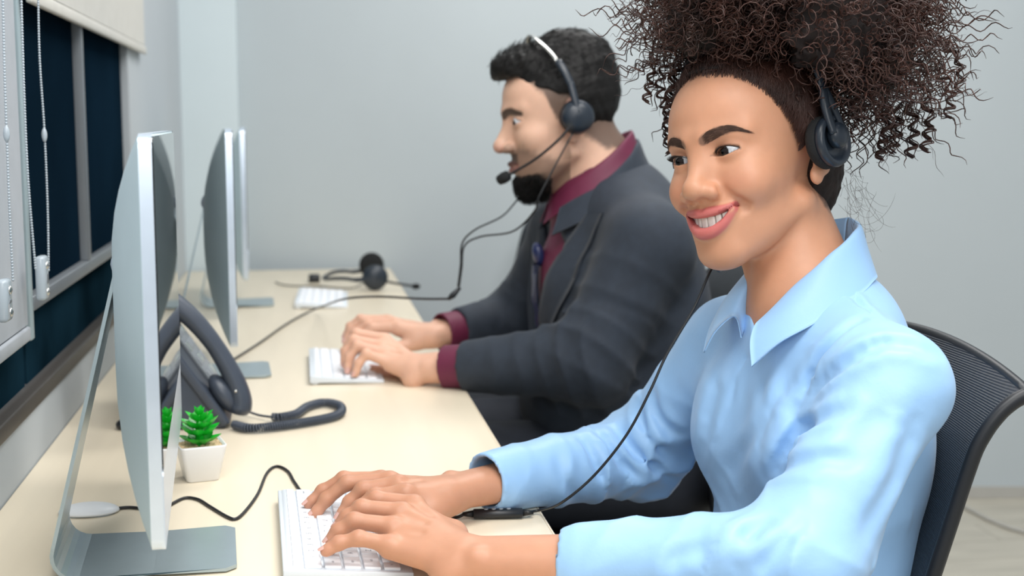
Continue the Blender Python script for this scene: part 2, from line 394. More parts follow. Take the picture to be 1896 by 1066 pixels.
def make_keyboard(legends=True):
    root = empty('keyboard')         # local: +x towards the typist, long side along y, tilted
    t = R(5.0)
    body = prism([(-.063, .003), (-.063, .016), (.063, .005), (.063, .0), (-.035, .003)], 'y', -.143, .143, .0012)
    b = part('shell', body, M['kbody'], root, True, False)
    part('battery_tube', lathe([(.0078, -.1425), (.0085, -.141), (.0085, .141), (.0078, .1425)], 16, (-.0545, 0, .0085), (0, 1, 0)), M['kbody'], root, True, False)
    x = -.055; tot = .278
    def topz(xx): return .016 - (xx + .063) * (.011 / .126)
    for ri, row in enumerate(ROWS):
        dep = .0085 if ri == 0 else .0165; pitch = .0112 if ri == 0 else .0192
        units = sum(k[1] for k in row); u = tot / units; y = -tot / 2
        for ch, wdt in row:
            wk = round(u * wdt - .0024, 4)
            if (wk, dep) not in _keys: _keys[(wk, dep)] = key_mesh(wk, dep)
            o = bpy.data.objects.new('key', _keys[(wk, dep)]); COL.objects.link(o); o.parent = root
            xc = x + pitch / 2; o.location = (xc, y + u * wdt / 2, topz(xc) - .0004); o.rotation_euler = (0, t, 0)
            if ch and legends and ri > 0:
                lg = bpy.data.objects.new('legend', legend_mesh(ch)); COL.objects.link(lg); lg.parent = o
                lg.location = (0, 0, .00362); lg.rotation_euler = (0, 0, R(90))
            y += u * wdt
        x += pitch
    return root
kb = make_keyboard(True)
kb.location = (.033, 1.392, DZ); kb.rotation_euler = (0, 0, R(2.0)); tag(kb, 'white keyboard under the hands of the woman in blue', 'keyboard', 'white keyboards')
kb2 = make_keyboard(False)
for i, (x, y, a, l) in enumerate([(.070, 2.385, 0, 'white keyboard under the hands of the man in the suit'), (.045, 3.34, -2, 'blurred white keyboard lying unused at the far workstation')]):
    o = kb2 if i == 0 else copy_tree(kb2)
    o.location = (x, y, DZ); o.rotation_euler = (0, 0, R(a)); tag(o, l, 'keyboard', 'white keyboards')

# ------------------------------------------------------------------ potted plant
pc = atz(376, 893, DZ); pc = np.array([pc[0] - .004, pc[1] + .022, DZ])
plant = empty('potted_plant', pc); tag(plant, 'small green plastic succulent in a white square pot', 'plant')
def frust(w0, w1, z0, z1, r0, r1): return [(x, y, z0) for x, y in rrect(w0, w0, r0, 5)], [(x, y, z1) for x, y in rrect(w1, w1, r1, 5)]
def stack(rings):
    n = len(rings[0]); V = [p for r_ in rings for p in r_]; Fc = []
    for i in range(len(rings) - 1):
        for j in range(n): k = (j + 1) % n; Fc.append((i * n + j, i * n + k, (i + 1) * n + k, (i + 1) * n + j))
    return V, Fc + [tuple(range(n))[::-1], tuple((len(rings) - 1) * n + j for j in range(n))]
rg = [[(x, y, z) for x, y in rrect(w_, w_, rr, 5)] for w_, z, rr in ((.036, 0, .005), (.040, .001, .006), (.057, .044, .006), (.0575, .046, .006), (.0545, .0462, .005), (.053, .040, .005))]
pot = part('pot', stack(rg), M['pot'], plant, True, False); pot.rotation_euler = (0, 0, R(14))
bm = bmesh.new(); bmesh.ops.create_grid(bm, x_segments=18, y_segments=18, size=.0262)
for v in bm.verts: v.co.z = .0415 + random.uniform(-.001, .0028)
gr = part('gravel', bm_vf(bm), M['gravel'], plant, False, False); gr['kind'] = 'stuff'; gr.rotation_euler = (0, 0, R(14))
def leaf_mesh():
    V, Fc = [], []
    prof = [(0, .35), (.25, .8), (.5, 1), (.72, .72), (.9, .3), (1, .02)]
    for t, w_ in prof:
        for s in (-1, -.5, 0, .5, 1): V.append((t, s * w_ * .36, .10 * abs(s) ** 2 * w_ + .30 * t * t))
    for t, w_ in prof:
        for s in (-1, -.5, 0, .5, 1): V.append((t, s * w_ * .33, .10 * abs(s) ** 2 * w_ + .30 * t * t - .10 * (1 - abs(s)) * w_ - .01))
    n = 30
    for i in range(5):
        for j in range(4):
            a = i * 5 + j; Fc.append((a, a + 5, a + 6, a + 1)); Fc.append((n + a, n + a + 1, n + a + 6, n + a + 5))
    me = mesh_np('leaf', V, Fc); me.materials.append(M['leaf']); me.polygons.foreach_set('use_smooth', np.ones(len(me.polygons), bool)); return me
lm = leaf_mesh()
part('stem', tube([(0, 0, .042), (0, 0, .062), (0, 0, .082)], [.006, .005, .003], 8), M['leaf'], plant, True, False)
k = 0
for z, n, L, tilt in ((.047, 6, .027, 6), (.056, 6, .028, 10), (.065, 6, .027, 14), (.073, 5, .021, 22), (.079, 4, .014, 45), (.081, 3, .010, 72)):
    for i in range(n):
        o = bpy.data.objects.new('leaf', lm); COL.objects.link(o); o.parent = plant
        a = 2 * math.pi * (i + k * .45) / n; o.scale = (L,) * 3
        o.rotation_euler = Euler((0, -R(tilt + random.uniform(-5, 5)), a), 'XYZ'); o.location = (0, 0, z)
    k += 1

# ------------------------------------------------------------------ computer mouse behind the first monitor
mp_ = atz(165, 949, DZ)
mo = empty('computer_mouse', (mp_[0], mp_[1], DZ)); tag(mo, 'flat white oval mouse behind the nearest monitor', 'mouse')
V, Fc = ellip((0, 0, 0), (.034, .024, .009), 28, 14); V[:, 2] = np.maximum(V[:, 2], -.0) + .002
part('top_shell', (V, Fc), M['plastic_white'], mo, True, False)
part('base', prism([(x, y) for x, y in rrect(.060, .040, .0195, 8)], 'z', 0, .003), M['plastic_clear'], mo, True, False)

# ------------------------------------------------------------------ desk phone
ph = empty('desk_phone', (-.20, 2.01, DZ)); tag(ph, 'slate grey desk phone with a curved handset, standing behind the first monitor', 'phone')
yn, yf = 1.925, 2.085
q0 = aty(425, 790, yn); q1 = aty(323, 653, yn)      # slanted face edge
dirn = (q1 - q0) / np.linalg.norm(q1 - q0); dx, dz = dirn[0], dirn[2]
nrm = np.array([-dz, 0, dx]) * -1                      # outward, towards +x and up
nrm = np.array([dz, 0, -dx])
A0 = np.array([q0[0], 0, DZ + .012]); Ltot = .235
A1 = A0 + np.array([dx, 0, dz]) * Ltot
def fp(s, n_=0.): return (A0[0] + dx * s + nrm[0] * n_, A0[2] + dz * s + nrm[2] * n_)
th = -.014
body = prism([fp(-.004), fp(Ltot), fp(Ltot, th * 1.2), fp(0, th)], 'y', yn, yf, .004)
b_ = part('face_plate', body, M['phone'], ph)
bot = (A0[0] - .15, DZ + .001)
part('wedge_stand', prism([(A0[0] - .004, DZ + .001), fp(.165, th), (fp(.165, th)[0] - .022, fp(.165, th)[1]), bot], 'y', yn + .006, yf - .006, .004), M['phone'], ph)
part('foot', ellip((bot[0] - .004, yn + .03, DZ + .007), (.010, .014, .0072), 14, 8), M['black'], ph)
part('foot', ellip((bot[0] - .004, yf - .03, DZ + .007), (.010, .014, .0072), 14, 8), M['black'], ph)
def on_face(s0, s1, y0, y1, n0, n1, bev=.0015): return prism([fp(s0, n0), fp(s1, n0), fp(s1, n1), fp(s0, n1)], 'y', y0, y1, bev)
kp = part('key_panel', on_face(.02, .225, yn + .062, yf - .006, -.001, .004), M['phone_grey'], ph)
part('display', on_face(.165, .218, yn + .070, yf - .014, .003, .006), M['phone_lcd'], kp)
for r_ in range(5):
    for c_ in range(3):
        part('phone_key', on_face(.030 + r_ * .026, .046 + r_ * .026, yn + .072 + c_ * .026, yn + .092 + c_ * .026, .003, .0058), M['phone_grey'] if (r_ + c_) % 3 else M['phone_lcd'], kp)
# handset: an arched bar over the near side of the face, ear and mouth pieces resting on it
hy = yn + .028
hp = [np.array([fp(s, n_)[0], hy, fp(s, n_)[1]]) for s, n_ in ((.000, .014), (.014, .028), (.045, .038), (.10, .044), (.150, .041), (.190, .030), (.212, .014))]
hs = part('handset', tube(spline(hp, 8), np.interp(np.linspace(0, 1, 49), [0, .08, .25, .5, .75, .92, 1], [.015, .0185, .0160, .0138, .0160, .0185, .015]), 14, True, (.95, 1.35)), M['phone'], ph)
for s in (.034, .182):
    c_ = fp(s, .014); part('receiver_cup', ellip((c_[0], hy, c_[1]), (.016, .024, .034), 18, 12, np.array([[nrm[0], 0, dx], [0, 1, 0], [nrm[2], 0, dz]])), M['phone'], hs)
c_ = fp(.034, .020); part('screw', ellip((c_[0] + .012, hy - .021, c_[1] + .004), (.0026, .002, .0026), 8, 6), M['steel'], hs)
# coiled cord
cp = [(434, 786), (460, 792), (500, 790), (560, 782), (612, 772), (632, 762), (628, 750), (600, 745), (570, 752), (548, 766), (520, 772), (505, 772)]
P = spline([atz(u, v, DZ + .008) for u, v in cp], 60); L = np.r_[0, np.cumsum(np.linalg.norm(np.diff(P, axis=0), axis=1))]
s = np.linspace(0, L[-1], 1500); Q = np.stack([np.interp(s, L, P[:, i]) for i in range(3)], 1); T, N, B = frames(Q)
rad = .0054; a = s / .0036 * 2 * math.pi
part('coiled_cord', tube(Q + rad * (np.cos(a)[:, None] * N + np.sin(a)[:, None] * B), .0016, 5), M['phone'], ph)
part('thin_cord', tube(spline([atz(505, 772, DZ + .008), atz(478, 768, DZ + .006), atz(450, 757, DZ + .010), np.array([fp(.0, .01)[0], yf - .05, DZ + .015])], 10), .002, 6), M['phone'], ph)
# ------------------------------------------------------------------ soft solid modelling: distance fields on a grid, surfaced
def smin(a, b, k):
    h = np.maximum(k - np.abs(a - b), 0) / k
    return np.minimum(a, b) - h * h * k * .25
class Vol:
    def __init__(s, xs, ys, zs):
        s.ax = [np.asarray(a, np.float32) for a in (xs, ys, zs)]
        s.d = np.full([len(a) for a in s.ax], 1., np.float32)
    def region(s, lo, hi):
        sl = []
        for a, l, h in zip(s.ax, lo, hi):
            i = max(int(np.searchsorted(a, l)) - 1, 0); j = min(int(np.searchsorted(a, h)) + 1, len(a)); sl.append(slice(i, max(j, i + 1)))
        sl = tuple(sl)
        return sl, s.ax[0][sl[0]][:, None, None], s.ax[1][sl[1]][None, :, None], s.ax[2][sl[2]][None, None, :]
    def op(s, f, lo, hi, k=.01, sub=False):
        p = k + .006
        sl, X, Y, Z = s.region(np.asarray(lo) - p, np.asarray(hi) + p)
        d = f(X, Y, Z).astype(np.float32); v = s.d[sl]
        s.d[sl] = -smin(-v, d, k) if sub else smin(v, d, k)
    def ell(s, c, r, k=.01, rot=None, sub=False, mirror=False):
        c = np.asarray(c, float); r = np.asarray(r, float)
        if rot is None:
            def f(X, Y, Z):
                x, y, z = (X - c[0]) / r[0], (Y - c[1]) / r[1], (Z - c[2]) / r[2]
                k0 = np.sqrt(x * x + y * y + z * z); k1 = np.sqrt((x / r[0]) ** 2 + (y / r[1]) ** 2 + (z / r[2]) ** 2) + 1e-9
                return k0 * (k0 - 1) / k1
            s.op(f, c - r, c + r, k, sub)
        else:
            A = np.asarray(rot).T      # rows: local axes
            def f(X, Y, Z):
                a, b, e = X - c[0], Y - c[1], Z - c[2]
                x, y, z = [(A[i][0] * a + A[i][1] * b + A[i][2] * e) / r[i] for i in range(3)]
                k0 = np.sqrt(x * x + y * y + z * z); k1 = np.sqrt((x / r[0]) ** 2 + (y / r[1]) ** 2 + (z / r[2]) ** 2) + 1e-9
                return k0 * (k0 - 1) / k1
            m = max(r); s.op(f, c - m, c + m, k, sub)
        if mirror:
            rr = None
            if rot is not None: D = np.diag([-1., 1, 1]); rr = D @ np.asarray(rot) @ D
            s.ell(c * [-1, 1, 1], r, k, rr, sub)
    def cone(s, a, b, ra, rb, k=.01, sub=False, mirror=False):
        a = np.asarray(a, float); b = np.asarray(b, float); ab = b - a; L2 = ab @ ab + 1e-12
        def f(X, Y, Z):
            x, y, z = X - a[0], Y - a[1], Z - a[2]
            t = np.clip((x * ab[0] + y * ab[1] + z * ab[2]) / L2, 0, 1)
            return np.sqrt((x - t * ab[0]) ** 2 + (y - t * ab[1]) ** 2 + (z - t * ab[2]) ** 2) - (ra + (rb - ra) * t)
        m = max(ra, rb); s.op(f, np.minimum(a, b) - m, np.maximum(a, b) + m, k, sub)
        if mirror: s.cone(a * [-1, 1, 1], b * [-1, 1, 1], ra, rb, k, sub)
    def chain(s, pts, rs, k=.006, kk=.004, sub=False, mirror=False):
        """a limb of joined tapering segments: unite the segments with kk, then with the body with k"""
        pts = [np.asarray(p, float) for p in pts]; m = max(rs)
        def f(X, Y, Z):
            D = None
            for a, b, ra, rb in zip(pts[:-1], pts[1:], rs[:-1], rs[1:]):
                ab = b - a; L2 = ab @ ab + 1e-12; x, y, z = X - a[0], Y - a[1], Z - a[2]
                t = np.clip((x * ab[0] + y * ab[1] + z * ab[2]) / L2, 0, 1)
                d = np.sqrt((x - t * ab[0]) ** 2 + (y - t * ab[1]) ** 2 + (z - t * ab[2]) ** 2) - (ra + (rb - ra) * t)
                D = d if D is None else smin(D, d, kk)
            return D
        s.op(f, np.min(pts, 0) - m, np.max(pts, 0) + m, k, sub)
        if mirror: s.chain([p * [-1, 1, 1] for p in pts], rs, k, kk, sub)
    def displace(s, g, band=.02):
        i = np.where(np.abs(s.d) < band)
        p = np.stack([s.ax[j][i[j]] for j in range(3)], 1).astype(float); s.d[i] += g(p).astype(np.float32)
    def surface(s, smooth=1):
        d = s.d; S = d < 0
        n = [m - 1 for m in d.shape]
        c = np.zeros(n, np.uint8)
        for i in (0, 1):
            for j in (0, 1):
                for k in (0, 1): c += S[i:i + n[0], j:j + n[1], k:k + n[2]]
        I, J, K = np.where((c > 0) & (c < 8)); N = len(I)
        idx = np.full(n, -1, np.int32); idx[I, J, K] = np.arange(N)
        acc = np.zeros((N, 3)); cnt = np.zeros(N)
        for axis in range(3):
            o = [0, 0, 0]; o[axis] = 1; oth = [q for q in range(3) if q != axis]
            for p in (0, 1):
                for q in (0, 1):
                    b = [0, 0, 0]; b[oth[0]] = p; b[oth[1]] = q
                    i0, j0, k0 = I + b[0], J + b[1], K + b[2]
                    v0 = d[i0, j0, k0]; v1 = d[i0 + o[0], j0 + o[1], k0 + o[2]]
                    m = (v0 < 0) != (v1 < 0); t = np.where(m, v0 / np.where(m, v0 - v1, 1), 0)
                    pos = np.zeros((N, 3)); ii = [i0, j0, k0]
                    for q3 in range(3):
                        A = s.ax[q3]; base = A[ii[q3]].astype(float)
                        if q3 == axis: base = base + t * (A[ii[q3] + 1] - A[ii[q3]])
                        pos[:, q3] = base
                    acc += pos * m[:, None]; cnt += m
        V = acc / cnt[:, None]; Q = []
        for axis in range(3):
            sl0 = [slice(None)] * 3; sl1 = [slice(None)] * 3; sl0[axis] = slice(0, -1); sl1[axis] = slice(1, None)
            ch = S[tuple(sl0)] != S[tuple(sl1)]; e = np.array(np.where(ch)); oth = [q for q in range(3) if q != axis]
            ok = (e[oth[0]] > 0) & (e[oth[1]] > 0) & (e[oth[0]] < n[oth[0]]) & (e[oth[1]] < n[oth[1]]); e = e[:, ok]
            def at(a, b):
                f = e.copy(); f[oth[0]] += a; f[oth[1]] += b; return idx[f[0], f[1], f[2]]
            q = np.stack([at(-1, -1), at(0, -1), at(0, 0), at(-1, 0)], 1)
            flip = S[e[0], e[1], e[2]] if axis != 1 else ~S[e[0], e[1], e[2]]
            q[~flip] = q[~flip][:, ::-1]; Q.append(q)
        Q = np.vstack(Q); Q = Q[(Q >= 0).all(1)]
        for _ in range(smooth):
            A = np.zeros_like(V); w_ = np.zeros(len(V))
            for a, b in ((0, 1), (1, 2), (2, 3), (3, 0)):
                for x, y in ((a, b), (b, a)):
                    w_ += np.bincount(Q[:, x], minlength=len(V))
                    for q3 in range(3): A[:, q3] += np.bincount(Q[:, x], V[Q[:, y], q3], minlength=len(V))
            V = V * .4 + .6 * A / np.maximum(w_, 1)[:, None]
        return V, Q
def axis_pts(*spans):
    """(start, end, step) spans joined into one rising axis"""
    out = []
    for a, b, h in spans: out.append(np.linspace(a, b, max(int(round((b - a) / h)), 1), endpoint=False))
    return np.r_[np.concatenate(out), spans[-1][1]]
_wd = rng.normal(size=(14, 3)); _wp = rng.uniform(0, 6.28, 14)
def wob(p, freq):
    """smooth pseudo-noise in about -1..1"""
    s = np.zeros(len(p))
    for d_, f in zip(_wd, _wp): s += np.sin(p @ d_ * freq + f)
    return s / 5.3
def sstep(a, b, x): t = np.clip((x - a) / (b - a), 0, 1); return t * t * (3 - 2 * t)
def set_col(me, C):
    a = me.color_attributes.new('Col', 'FLOAT_COLOR', 'POINT'); a.data.foreach_set('color', np.c_[C, np.ones(len(C))].astype(np.float32).ravel())
def euler3(a, b, c):
    return np.array((Matrix.Rotation(a, 3, 'Z') @ Matrix.Rotation(b, 3, 'X') @ Matrix.Rotation(c, 3, 'Y')))
def strands(P, r, seg=3):
    """P (S,n,3) hair centre lines -> one tube mesh; r tapers to the tip"""
    S_, n = P.shape[:2]; T = np.gradient(P, axis=1); T /= np.linalg.norm(T, axis=2, keepdims=True) + 1e-12
    ref = np.array([.31, .52, .79]); N = np.cross(T, ref); N /= np.linalg.norm(N, axis=2, keepdims=True) + 1e-9; B = np.cross(T, N)
    r = np.broadcast_to(np.asarray(r, float).reshape(-1, 1), (S_, 1)) * np.r_[np.ones(n - 3), .85, .6, .25][None]
    th = np.arange(seg) * 2 * math.pi / seg
    V = P[:, :, None] + r[:, :, None, None] * (np.cos(th)[None, None, :, None] * N[:, :, None] + np.sin(th)[None, None, :, None] * B[:, :, None])
    a = (np.arange(n - 1)[:, None] * seg + np.arange(seg)[None]); b = (np.arange(n - 1)[:, None] * seg + (np.arange(seg)[None] + 1) % seg)
    q = np.stack([a, b, b + seg, a + seg], -1).reshape(-1, 4)
    Fq = (q[None] + (np.arange(S_) * n * seg)[:, None, None]).reshape(-1, 4)
    return V.reshape(-1, 3), Fq
def unit(v): v = np.asarray(v, float); return v / (np.linalg.norm(v, axis=-1, keepdims=True) + 1e-12)
def interp(x, xs, ys): o = np.argsort(xs); return np.interp(x, np.array(xs)[o], np.array(ys)[o])

# ------------------------------------------------------------------ a head (face towards +y, up +z, the person's right +x)
def head_volume(k):
    """k: dict of feature settings; returns the head field before the neck is added"""
    v = Vol(axis_pts((-.098, .098, k['h'])), axis_pts((-.125, -.005, k['h'] * 2.2), (-.005, .130, k['h'])),
            axis_pts((-.30, -.135, .0035), (-.135, .055, k['h']), (.055, .125, k['h'] * 2.2)))
    j = k.get('jaw', 1.); m = dict(mirror=True)
    v.ell((0, -.012, .032), (.073, .092, .079), .01)
    v.ell((0, .030, .034), (.060, .054, .054), .02)                    # forehead
    v.ell((0, .030, -.025), (.060, .050, .062), .025)                  # mid face
    v.ell((0, .034, -.066), (.047 * j, .044, .042), .02)               # lower face
    v.cone((.0555 * j, -.004, -.060), (.016, .066 - k.get('chin', 0), -.098), .0105 * j, .013, .022, **m)   # jaw line
    v.ell((0, .070 - k.get('chin', 0), -.099), (.019 * j, .014, .0155), .016)             # chin
    v.ell((0, .058, -.066), (.029, .0225, .028), .016)                 # muzzle
    v.ell((.038, .050, -.028), (.022, .024, .019), .018, **m)          # cheek bone
    if k.get('smile'):
        v.ell((.0385, .0575, -.036), (.018, .0165, .016), .014, **m)   # lifted cheek
    v.cone((.010, .0795, .017), (.044, .060, .020), .0085 * k.get('brow', 1), .007, .014, **m)
    # eye sockets
    v.ell((.0315, .0885, .0005), (.0185, .0125, .0125), .012, sub=True, **m)
    # nose
    n = k.get('nose', 1.)
    nz0 = k.get('nosez', 0.)
    v.cone((0, .0730 + .004 * (n - 1), .009), (0, .0730 + .0225 * n, -.030 + nz0), .0085, .0088, .013)
    v.cone((0, .072, -.002), (0, .0770 + .012 * (n - 1), -.034), .012, .014, .012)
    v.ell((0, .0955 + .022 * (n - 1), -.0350 + nz0), (.0130, .0105, .0098), .008)
    v.ell((.0155, .0860 + .012 * (n - 1), -.0385 + nz0), (.0095, .0105, .0080), .006, **m)
    v.chain([(.0235, .0850 + .010 * (n - 1), -.0300 + nz0), (.0262, .0815 + .008 * (n - 1), -.0375 + nz0), (.0232, .0815 + .008 * (n - 1), -.0450 + nz0)], [.0005, .0009, .0006], .0042, .002, sub=True, mirror=True)
    v.ell((.0080, .0935 + .018 * (n - 1), -.0462 + nz0), (.0052, .0065, .0032), .003, sub=True, **m)
    # eyelids over the eyeball
    ex, ey, ez = k['eye']; er = .0122
    v.ell((ex, ey, ez), (.0150, er + .0018, .0125), .005, **m)
    w2, hu, hl = k['lid']
    tilt = k.get('tilt', .08)
    for sg in (1, -1):
        def f(X, Y, Z, sg=sg):
            x = (X - sg * ex) * sg; z = Z - ez; xr = x * math.cos(tilt) + z * math.sin(tilt); zr = -x * math.sin(tilt) + z * math.cos(tilt)
            r1 = (w2 * w2 + hu * hu) / (2 * hu); r2 = (w2 * w2 + hl * hl) / (2 * hl)
            d1 = np.sqrt(xr ** 2 + (zr - (hu - r1)) ** 2) - r1; d2 = np.sqrt(xr ** 2 + (zr + (hl - r2)) ** 2) - r2
            return np.maximum(np.maximum(d1, d2), (ey + .001) - Y + 0 * X)
        v.op(f, (sg * ex - .02, ey, ez - .01), (sg * ex + .02, ey + .03, ez + .01), .0012, sub=True)
        # upper lid crease
        pts = []
        for t in np.linspace(-1, 1, 9):
            x = t * w2 * 1.02; zz = hu * (1 - t * t) + .0036 - .0016 * abs(t)
            q = math.sqrt(max((er + .0022) ** 2 - x * x * .8 - zz * zz, 1e-6)); pts.append((sg * (ex + x), ey + q, ez + zz + tilt * x))
        v.chain(pts, [.0007] * 2 + [.0011] * 5 + [.0007] * 2, .0026, .002, sub=True)
    # mouth
    if k.get('smile'):
        half_u = [(.0310, .0712, -.0532), (.0265, .0752, -.0556), (.0185, .0802, -.0572), (.0080, .0850, -.0578)]; half_l = [(.0310, .0712, -.0540), (.0265, .0748, -.0622), (.0185, .0797, -.0710), (.0090, .0840, -.0768)]
        up = [(-a, b, c) for a, b, c in half_u] + [(0, .0858, -.0588)] + half_u[::-1]
        lo = [(-a, b, c) for a, b, c in half_l] + [(0, .0852, -.0782)] + half_l[::-1]
        ru = [.0014, .0027, .0035, .0039, .0036, .0039, .0035, .0027, .0014]; rl = [.0016, .0032, .0044, .0049, .0050, .0049, .0044, .0032, .0016]
        n_u = np.linspace(0, 1, len(up)); up = spline(up, 4); ru = np.interp(np.linspace(0, 1, len(up)), n_u, ru); lo = spline(lo, 4); rl = np.interp(np.linspace(0, 1, len(lo)), n_u, rl)
        v.chain(list(up), list(ru), .0040, .003); v.chain(list(lo), list(rl), .0050, .003)
        def f(X, Y, Z):
            x = np.abs(X); zu = np.interp(x, [0, .010, .019, .026, .0303], [-.0626, -.0621, -.0604, -.0574, -.0540])
            zl = np.interp(x, [0, .010, .019, .026, .0303], [-.0728, -.0715, -.0664, -.0592, -.0545])
            return np.maximum(np.maximum(np.maximum(Z - zu, zl - Z), x - .0298), .052 - Y + 0 * x)
        v.op(f, (-.033, .05, -.08), (.033, .10, -.05), .0012, sub=True)
        v.cone((.0225, .0840, -.0370), (.0405, .0660, -.0560), .0006, .0010, .010, sub=True, **m)   # smile fold
        v.ell((.0365, .0690, -.0545), (.0018, .003, .005), .008, sub=True, **m)                     # corner dimple
    else:
        up = [(-.024, .0745, -.0690), (-.014, .0830, -.0672), (-.005, .0880, -.0662), (0, .0878, -.0668), (.005, .0880, -.0662), (.014, .0830, -.0672), (.024, .0745, -.0690)]
        lo = [(-.024, .0745, -.0700), (-.013, .0825, -.0755), (0, .0865, -.0770), (.013, .0825, -.0755), (.024, .0745, -.0700)]
        ru = [.0015, .0038, .0042, .0040, .0042, .0038, .0015]; rl = [.0015, .0046, .0054, .0046, .0015]
        v.chain(up, ru, .004, .003); v.chain(lo, rl, .005, .003)
        v.chain([(-.024, .0775, -.0696), (-.012, .0865, -.0712), (0, .0905, -.0712), (.012, .0865, -.0712), (.024, .0775, -.0696)], [.0006, .001, .001, .001, .0006], .0022, .002, sub=True)
    k['lipcurves'] = (np.array(up), np.array(ru), np.array(lo), np.array(rl))
    v.cone((0, .0905, -.050), (0, .0905, -.054), .0014, .0018, .004, sub=True)     # philtrum
    # ears
    e = k.get('ear', 1.)
    tr = euler3(0, R(-12), R(0))
    v.ell((.0765, -.016, -.004), (.0065, .0165 * e, .0300 * e), .006, tr, **m)
    v.ell((.0745, -.0085, -.0335 * e), (.0055, .0085, .0095), .006, **m)
    v.ell((.0845, -.012, -.002), (.0055, .0085, .0165), .004, tr, sub=True, **m)
    return v
def seg_dist(p, A, Rr):
    """distance of points to a polyline of varying radius (signed by radius)"""
    D = np.full(len(p), 9.)
    for a, b, ra, rb in zip(A[:-1], A[1:], Rr[:-1], Rr[1:]):
        ab = b - a; t = np.clip((p - a) @ ab / (ab @ ab + 1e-12), 0, 1)
        D = np.minimum(D, np.linalg.norm(p - a - t[:, None] * ab, axis=1) - (ra + (rb - ra) * t))
    return D
def eyeball(name, c, rad, gaze, iris_col, parent, Mh, person):
    """eyeball with painted iris; c in head space, gaze a head-space direction"""
    V, Fc = ellip((0, 0, 0), (rad,) * 3, 64, 48); g = unit(gaze); u = unit(V)
    ang = np.arccos(np.clip(u @ g, -1, 1))
    V = V + g[None] * (np.maximum(0, np.cos(ang) - math.cos(.52)) * .010)[:, None]     # cornea bulge
    C = np.tile(np.array([.60, .62, .66]), (len(V), 1))  # eye white toned down, shading put into its colour
    C = C * (1 - .12 * sstep(.7, 1.3, ang))[:, None]
    t = sstep(.64, .59, ang)[:, None]; C = C * (1 - t) + np.array(iris_col) * t
    t = sstep(.47, .40, ang)[:, None] * sstep(.22, .40, ang)[:, None]; C = C + t * np.array(iris_col) * .5
    t = sstep(.23, .19, ang)[:, None]; C = C * (1 - t) + np.array([.002, .002, .002]) * t
    W = (V + np.asarray(c)) @ Mh[:3, :3].T + Mh[:3, 3]
    o = part(name, (W, Fc), M['eye'], person); set_col(o.data, C)
    return o
M['eye'] = mat('eye_surface', (1, 1, 1), .06, var=.0, attr='Col', spec=.35)
M['skin_w'] = mat('warm_brown_skin', (1, 1, 1), .46, var=.03, scale=60, attr='Col', sss=.18, bump=.05, bscale=900, spec=.45)
M['skin_m'] = mat('light_tan_skin', (1, 1, 1), .50, var=.03, scale=60, attr='Col', sss=.18, bump=.06, bscale=900, spec=.4)
M['teeth'] = mat('tooth_enamel', (.86, .84, .78), .2, var=.02, scale=200, coat=.3)
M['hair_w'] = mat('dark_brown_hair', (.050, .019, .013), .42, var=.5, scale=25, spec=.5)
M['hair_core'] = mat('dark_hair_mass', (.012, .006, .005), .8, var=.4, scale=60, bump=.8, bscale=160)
M['hair_m'] = mat('black_hair', (.006, .0055, .0055), .6, spec=.25, var=.4, scale=40)
M['brow'] = mat('brown_brow_hair', (.105, .058, .042), .7)
M['lash'] = mat('black_lash', (.006, .004, .004), .6)
M['shirt'] = mat('light_blue_satin', (.33, .56, .86), .46, var=.05, scale=6, sheen=.15, bump=.12, bscale=160, spec=.35)
M['suit'] = mat('charcoal_navy_wool', (.021, .030, .046), .8, var=.12, scale=60, sheen=.06, bump=.15, bscale=700)
M['maroon'] = mat('maroon_cotton', (.13, .012, .045), .6, var=.08, scale=40, bump=.06, bscale=500)
M['tie'] = mat('navy_silk_tie', (.018, .028, .10), .35, var=.15, scale=60)
M['trouser'] = mat('dark_navy_trouser_cloth', (.012, .016, .026), .8, var=.12, scale=60, bump=.1, bscale=600)
M['nail'] = mat('pale_nail', (.70, .42, .36), .25, var=.03)
# ------------------------------------------------------------------ the woman
wp = (math.radians(123.0), math.radians(.2), math.radians(10.8))
WH = np.eye(4); WH[:3, :3] = euler3(*wp) * 1.03; WH[:3, 3] = (.4803, 1.3858, 1.1468)
WHi = np.linalg.inv(WH)
def W2L(p): return np.asarray(p, float) @ WHi[:3, :3].T + WHi[:3, 3]
def L2W(p): return np.asarray(p, float) @ WH[:3, :3].T + WH[:3, 3]
woman = empty('person', (.58, 1.36, 0)); tag(woman, 'smiling person in a light blue shirt with curly dark hair, typing', 'person')
# torso frame
TF = unit((-.966, -.26, 0)); TL = unit((.26, -.966, 0)); TU = np.array([0, 0, 1.])
TC = np.array([.555, 1.355, 0.])
def tw(l, f, z): return TC + TL * l + TF * f + TU * z
NB = np.array([.535, 1.352, 1.015])             # neck base
LSH, LEL, LWR = np.array([.565, 1.195, .925]), np.array([.440, 1.118, .776]), aty(872, 1034, 1.222)
RSH, REL, RWR = np.array([.500, 1.490, .918]), np.array([.412, 1.575, .770]), aty(832, 912, 1.42)
kw = dict(h=.0014, smile=True, eye=(.0295, .0660, .0), lid=(.0142, .0042, .0034), jaw=.97, nose=1.0, ear=1.0, tilt=.10, chin=.006)
hv = head_volume(kw)
nb = W2L(NB)
hv.cone((0, -.030, -.045), nb, .040, .046, .012)
hv.cone((0, -.036, -.03), W2L(NB + np.array([.012, .005, -.02])), .042, .046, .02)
for q in (LSH, RSH): hv.cone(W2L(NB + [0, 0, -.035]), W2L(NB * .45 + q * .55 + [0, 0, -.03]), .045, .04, .04)
hv.ell(W2L(tw(0, -.005, .93)), (.075, .062, .075), .04)
